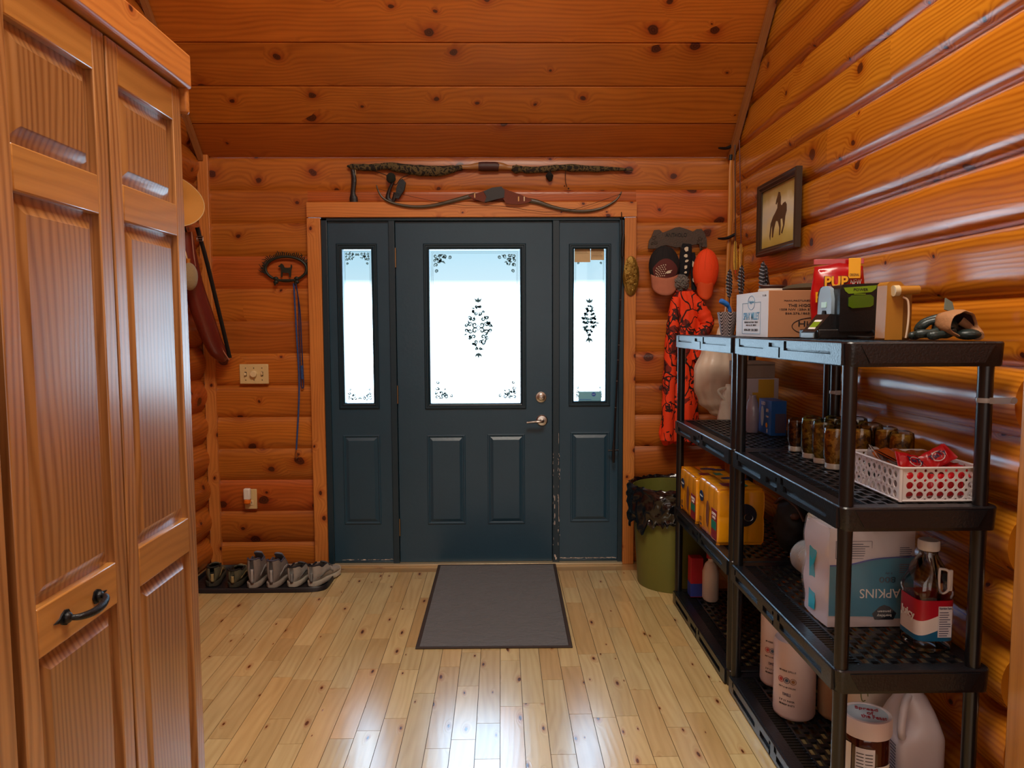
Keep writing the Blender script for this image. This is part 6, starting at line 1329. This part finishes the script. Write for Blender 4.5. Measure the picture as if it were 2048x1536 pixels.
towel(1.165, 2.450, .064, .270, 'tan-tinted wrapped paper towel roll behind the big pale roll', PT3, yaw=.3)
t4 = towel(1.188, 2.285, .082, .280, 'large pale wrapped paper towel roll with green script, behind the spread jar', PT2, deco=0)
q = MB()
def at4(a, z, e=.0015): r = .082; return Vector(((r+e)*math.cos(a), (r+e)*math.sin(a), z))
for k in range(4):
    a0, zz = -PI/2-.85+.12*k, .10+.045*k
    q.tube([at4(a0+.12*math.cos(x), zz+.018*math.sin(x)*(1+.3*math.sin(2*x))) for x in [2*PI*i/20 for i in range(17)]], .0013, 5)
q.build('green_script', mat('leaf_green_print', '6a7c3a', .5), t4)
# --- spread jar
c = (1.030, 1.985, S0); r, h = .062, .215
t = thing('spread_jar', 'large chocolate spread jar with a white lid and red script, bottom shelf front', 'jar', c)
q = MB(); q.lathe([(0, 0), (r*.9, 0), (r, .012), (r*.98, .05), (r, .10), (r*1.02, .16), (r*.98, h-.012), (r*.86, h)], n=44, sy=.9); jb = q.build('jar_body', mat('chocolate_spread', '3c120e', .12, spec=.9), t)
q = MB(); q.lathe([(r*.98, h-.006), (r*1.06, h-.004), (r*1.08, h+.004), (r*1.08, h+.038), (r*1.04, h+.046), (r*.92, h+.047), (r*.90, h+.0445), (0, h+.0445)], n=48, fn=lambda a, z: 1+(.004*math.cos(a*60) if z < h+.03 else 0), sy=.95); ld = q.build('lid', mat('white_lid', 'dccfd2', .35), t)
q = MB(); q.lathe([(r*.89, h+.0450), (0, h+.0452)], n=40, sy=.95); q.build('lid_disc', mat('pale_blue_disc', 'aeb8c4', .4), ld)
RS = mat('red_script', 'a02a34', .5)
for i, (s_, ww) in enumerate((('Spread', .060), ('of', .018), ('the Feast', .066))): text(s_, RS, ld, Matrix.Translation((.008, .020-.022*i, h+.0462)) @ Matrix.Rotation(-.35, 4, 'Z'), width=ww, height=.020, w=False, bold=.01)
def wrap(a0, a1, z0_, z1_, mt, nm, par, e=.0015):
    q = MB(); q.surf(lambda u, v: ((r*1.02+e)*math.cos(a0+(a1-a0)*u), (r*1.02+e)*.9*math.sin(a0+(a1-a0)*u), z0_+(z1_-z0_)*v), 24, 6); return q.build(nm, mt, par, smooth=60)
FW = mat('facts_white', '', .5)
f_ = wrap(-PI/2-.85, -PI/2-.05, .02, .185, FW, 'facts_label', jb); q = MB()
for i in range(15): 
    for k in range(2): q.surf(lambda u, v, i=i, k=k: ((r*1.02+.0024)*math.cos(-PI/2-.80+.36*k+.30*u), (r*1.02+.0024)*.9*math.sin(-PI/2-.80+.36*k+.30*u), .035+.0095*i+.0022*v), 5, 2)
q.build('facts_text', BLKI, f_, smooth=0)
w2 = wrap(-PI/2+.0, -PI/2+.85, .015, .135, WHI, 'white_label', jb)
text('EASY TO', BLKI, w2, mtx((.018, -(r*1.02+.004)*.89, .120), x=(1, .28, 0), y=(0, 0, 1)), width=.028, height=.008, w=False); text('ENJOY', BLKI, w2, mtx((.041, -(r*1.02+.002)*.70, .120), x=(1, .72, 0), y=(0, 0, 1)), width=.020, height=.008, w=False)
q = MB()
for i in range(6): q.surf(lambda u, v, i=i: ((r*1.02+.0024)*math.cos(-PI/2+.10+.5*u), (r*1.02+.0024)*.9*math.sin(-PI/2+.10+.5*u), .095-.012*i+.0022*v), 6, 2)
q.build('label_text', BLKI, w2, smooth=0)
w3 = wrap(-PI-.9, -PI/2-1.05, .015, .19, WHI, 'white_label', jb)
# --- milk jug
c = (1.207, 2.075, S0); t = thing('milk_jug', 'white plastic gallon jug with a green cap and moulded handle on the bottom shelf', 'jug', c)
JW = mat('milky_plastic', 'cfc4ca', .38, bump=.15, bs=40)
def se(a, p): return 1/(abs(math.cos(a))**p+abs(math.sin(a))**p)**(1/p)
prof = [(.0, .0, 4), (.055, 0, 4), (.070, .008, 5), (.0735, .03, 6), (.0735, .155, 6), (.0725, .168, 5), (.068, .19, 4), (.056, .23, 3), (.040, .265, 2.3), (.024, .285, 2), (.0205, .290, 2), (.0205, .308, 2)]
def jf2(u, v):
    k = v*(len(prof)-1); i = min(int(k), len(prof)-2); k -= i; r_, z, p = [prof[i][j]*(1-k)+prof[i+1][j]*k for j in range(3)]; a = 2*PI*u; rr = r_*se(a, p)
    x, y = rr*math.cos(a), rr*math.sin(a)
    d = math.exp(-((a-1.25*PI)/.55)**2)*math.exp(-((z-.215)/.045)**2); s_ = 1-.45*d
    return (x*s_, y*s_, z)
q = MB(); q.surf(jf2, 64, 60, cu=True); q.build('jug_body', JW, t, smooth=50)
q = MB(); q.tube(catmull([(-.020, -.020, .272), (-.040, -.040, .262), (-.053, -.053, .235), (-.060, -.060, .205), (-.060, -.060, .18), (-.048, -.048, .165)], 5), [.011]*26, 12, sq=1.2); q.build('handle', JW, t)
q = MB(); q.lathe([(0, .305), (.0225, .305), (.0235, .308), (.0235, .324), (.021, .328), (0, .328)], n=30, fn=lambda a, z: 1+.015*math.cos(a*30)); q.build('green_cap', mat('green_cap', '14663e', .4), t)
q = MB()
for i in range(14): q.box((-.0748, -.060+.0*i, .020+.0095*i), (-.0738, -.060+.085-R.uniform(0, .04), .0235+.0095*i))
q.build('embossed_text', mat('grey_print', '6a6470', .6), t)
# --- cleaning bottle with a red towel on the far unit
t = thing('cleaner_bottle', 'white and red cleaner bottle on the bottom shelf under the dog food packs', 'bottle', (1.035, 3.545, S0))
q = MB(); q.lathe([(0, 0), (.045, 0), (.052, .01), (.052, .14), (.036, .18), (.018, .195), (.018, .215), (0, .216)], n=28, sx=.75, fn=lambda a, z: 1+.01*math.sin(a*5)); q.build('bottle_body', mat('white_plastic', '', .35), t)
q = MB(); q.lathe([(0, .210), (.022, .210), (.022, .24), (0, .241)], n=20); q.build('cap', mat('red_cap', 'a01420', .4), t)
t = thing('red_carton', 'small red and blue carton beside the white cleaner bottle on the bottom shelf', 'box', (.975, 3.60, S0))
q = MB(); q.box((-.032, -.03, 0), (.030, .03, .20)); o = q.build('box_body', mat('red_carton', 'a4121c', .5), t, bevel=.002); q = MB(); q.box((-.0328, -.0305, .004), (.0305, .0305, .07)); q.build('blue_band', mat('blue_band', '2a3a8a', .5), o)
# ------------------------------------------------------------------ shoes
def shoe(x, y, yaw, L, ank, tone, label, grp, kind, sc=1., tilt=0):
    """heel at local y=0, toe toward +y"""
    up, so, li, ac, tg = tone
    t = thing('shoe', label, 'shoe', (x, y, .0065), rz=yaw, group=grp)
    W = [(0, .012), (.04, .027), (.12, .035), (.3, .036), (.45, .038), (.65, .047), (.8, .046), (.92, .034), (.98, .018), (1, .004)]
    Ht = [(0, ank*1.1), (.08, ank*1.1), (.2, ank*.92), (.34, ank*.98), (.42, ank*.95), (.52, .078), (.65, .062), (.8, .050), (.92, .040), (1, .022)]
    def itp(T, s_):
        for i in range(len(T)-1):
            if s_ <= T[i+1][0]: k = (s_-T[i][0])/(T[i+1][0]-T[i][0]); k = k*k*(3-2*k); return T[i][1]*(1-k)+T[i+1][1]*k
        return T[-1][1]
    st = .026; off = lambda s_: .006*math.sin(PI*s_)
    def uf(u, v):
        s_ = v; w = itp(W, s_); h_ = itp(Ht, s_); op = 1 if s_ < .36 else max(0, 1-(s_-.36)/.10); am = PI*(1-.30*op); a = (2*u-1)*am
        hh = (1-math.cos(a))/2/((1-math.cos(am))/2); x_ = w*math.copysign(abs(math.sin(a))**.75, a)*(1 if abs(a) < PI/2 else 1-.0*op)
        if op > 0 and abs(a) > PI/2: x_ = w*math.copysign(1-.30*((abs(a)-PI/2)/(PI/2)), a) if op == 1 else x_*(1-op)+w*math.copysign(1-.30*((abs(a)-PI/2)/(PI/2)), a)*op
        yb = L*s_+(-.006*hh if s_ < .1 else 0)
        return (x_+off(s_), yb, st-.006+(h_-st+.006)*hh)
    q = MB(); q.surf(uf, 36, 44); q.build('upper', up, t, solid=.004, smooth=60)
    q = MB()
    def sf(u, v):
        a = 2*PI*u; k = (1-math.cos(a))/2
        s_ = (1-math.cos(a))/2; sd = 1 if math.sin(a) > 0 else -1; w = itp(W, s_)+.006
        z = [0, 0, .004, st*.9, st, st][min(5, int(v*5+.5))]; k_ = [0, .9, 1, 1.0, .97, 0][min(5, int(v*5+.5))]
        lift = .012*max(0, s_-.8)/.2
        return ((sd*w)*k_+off(s_), L/2+(L*s_-L/2)*(1.015 if k_ > .5 else k_), z+lift)
    q.surf(sf, 56, 6, cu=True); q.build('sole', so, t, smooth=50)
    q = MB(); am = .42
    q.surf(lambda u, v: ((2*u-1)*itp(W, .1+.3*v)*.82+off(.2), L*(.05+.36*v), ank*.45-.02*math.sin(PI*u)*0), 8, 8); q.build('insole', li, t)
    q = MB()
    lean = {'boot': .030, 'low': .0}[kind]
    q.surf(lambda u, v: ((2*u-1)*.026*(1-.15*v)+off(.45), L*(.62-.22*v)-lean*v*v+.010*(2*u-1)**2, .064+v*(ank*(1.22 if kind == 'boot' else 1.02)-.064)-.008*(2*u-1)**2), 9, 12); q.build('tongue', tg, t, solid=.008, smooth=60)
    q = MB()
    for i in range(5):
        s_ = .70-.055*i; z = itp(Ht, s_)+.004; q.tube(catmull([(-.020, L*s_, z-.006), (0, L*(s_-.005), z+.004), (.020, L*(s_+.015), z-.006)], 4), .0022, 5)
    q.build('laces', ac, t)
    q = MB(); q.tube([uf(0+.0, v*.36/12) for v in range(13)][::-1]+[uf(1, v*.36/12) for v in range(13)], .0045, 6) ; q.build('collar_edge', li, t)
    q = MB()
    pa = []; 
    q.surf(lambda u, v: ((.5-u)*.018*(1-.2*v)+off(0), -.0075+.003*v-.001*math.cos((u-.5)*3)+.004*(2*u-1)**2, .026+(ank*.72-.026)*v), 5, 6); q.build('heel_strip', ac, t, solid=.003, smooth=60)
    for sd in (-1, 1):
        q = MB()
        def side(u, v, sd=sd):
            s_ = .12+.42*u; a_ = .32+.16*math.sin(u*PI)+.10*v; p = uf(.5+sd*a_*.62, s_); return (p[0]+sd*.0025, p[1], p[2])
        q.surf(side, 14, 4); q.build('side_overlay', ac, t, solid=.002, smooth=60)
    return t
def tones(n_, up, so, li, ac, tg): return tuple(mat('%s_%s' % (n_, k), c_, .75, bump=.4, bs=160, var=.18, vs=40) for k, c_ in (('upper', up), ('sole', so), ('lining', li), ('accent', ac), ('tongue', tg)))
T1 = tones('olive_shoe', '5e5a44', '3a362a', '1a1714', 'a08a5a', '4a4a40'); T2 = tones('grey_boot', '847a74', 'a09488', '4a4a5e', 'a09a96', '707888'); T3 = tones('beige_sneaker', 'a09a92', 'b8b0a0', '181620', '7c7c7a', '4c4c50')
g1, g2, g3 = 'pair of olive hiking shoes', 'pair of tall grey hiking boots', 'pair of grey and beige sneakers'
shoe(-1.590, 3.965, .28, .27, .098, T1, 'leftmost shoe in the boot tray, olive hiking shoe angled with its side showing', g1, 'low')
shoe(-1.472, 3.945, .03, .27, .088, T1, 'second shoe from the left in the boot tray, low olive hiking shoe, heel out', g1, 'low')
shoe(-1.362, 3.935, .02, .29, .145, T2, 'left tall grey hiking boot with its tongue standing up', g2, 'boot')
shoe(-1.258, 3.935, -.06, .29, .138, T2, 'right tall grey hiking boot with a loose white lace', g2, 'boot')
shoe(-1.150, 3.945, -.12, .28, .102, T3, 'second shoe from the right in the tray, beige-heeled low sneaker', g3, 'low')
shoe(-1.044, 3.950, -.30, .27, .106, T3, 'rightmost shoe in the boot tray, sneaker angled toward the door frame', g3, 'low')
# ------------------------------------------------------------------ light and view
w = bpy.data.worlds.new('sky'); bpy.context.scene.world = w; w.use_nodes = True
nt = w.node_tree; nt.nodes.clear()
def N(t, ins=None, **kw):
    x = nt.nodes.new(t)
    for k, v in kw.items(): setattr(x, k, v)
    for k, v in (ins or {}).items():
        if isinstance(v, bpy.types.NodeSocket): nt.links.new(v, x.inputs[k])
        else: x.inputs[k].default_value = v
    return x
tc = N('ShaderNodeTexCoord'); s = N('ShaderNodeSeparateXYZ', {0: tc.outputs['Generated']})
rp = N('ShaderNodeValToRGB', {0: N('ShaderNodeMapRange', {0: s.outputs[2], 1: -.3, 2: .7, 3: 0., 4: 1.}).outputs[0]})
cr = rp.color_ramp
def stop(z, c):
    e = cr.elements.new((z+.3)/1.); e.color = (*c, 1)
while len(cr.elements) > 1: cr.elements.remove(cr.elements[0])
cr.elements[0].position = 0; cr.elements[0].color = (.50, .66, .80, 1)
stop(-.12, (.56, .74, .90)); stop(-.01, (.62, .82, 1.)); stop(.035, (.56, .78, .96)); stop(.062, (.062, .083, .094)); stop(.12, (.042, .072, .089)); stop(.20, (.52, .78, 1.08)); stop(.5, (.55, .82, 1.12)); stop(1.0-.3, (.5, .8, 1.2))
bg = N('ShaderNodeBackground', {0: rp.outputs[0], 1: 11.0}); N('ShaderNodeOutputWorld', {0: bg.outputs[0]})
def area(nm, loc, rotv, size, power, col):
    l = bpy.data.lights.new(nm, 'AREA'); l.shape = 'RECTANGLE'; l.size, l.size_y = size; l.energy = power; l.color = col
    o = bpy.data.objects.new(nm, l); C.objects.link(o); o.location = loc; o.rotation_euler = rotv; return o
area('back_fill_light', (.0, -2.4, 1.7), (PI/2, 0, 0), (2.6, 1.8), 22, (1., .93, .84))  # added fill behind the camera; the back wall has no window
area('ceiling_fill_light', (.1, 1.2, 3.95), (0, 0, 0), (1.3, 1.3), 104, (1., .90, .76))  # warm overhead fill, added out of view without a fixture
vs = bpy.context.scene.view_settings
vs.view_transform = 'Standard'; vs.look = 'None'; vs.gamma = 1; vs.use_curve_mapping = False; vs.exposure = 0.0
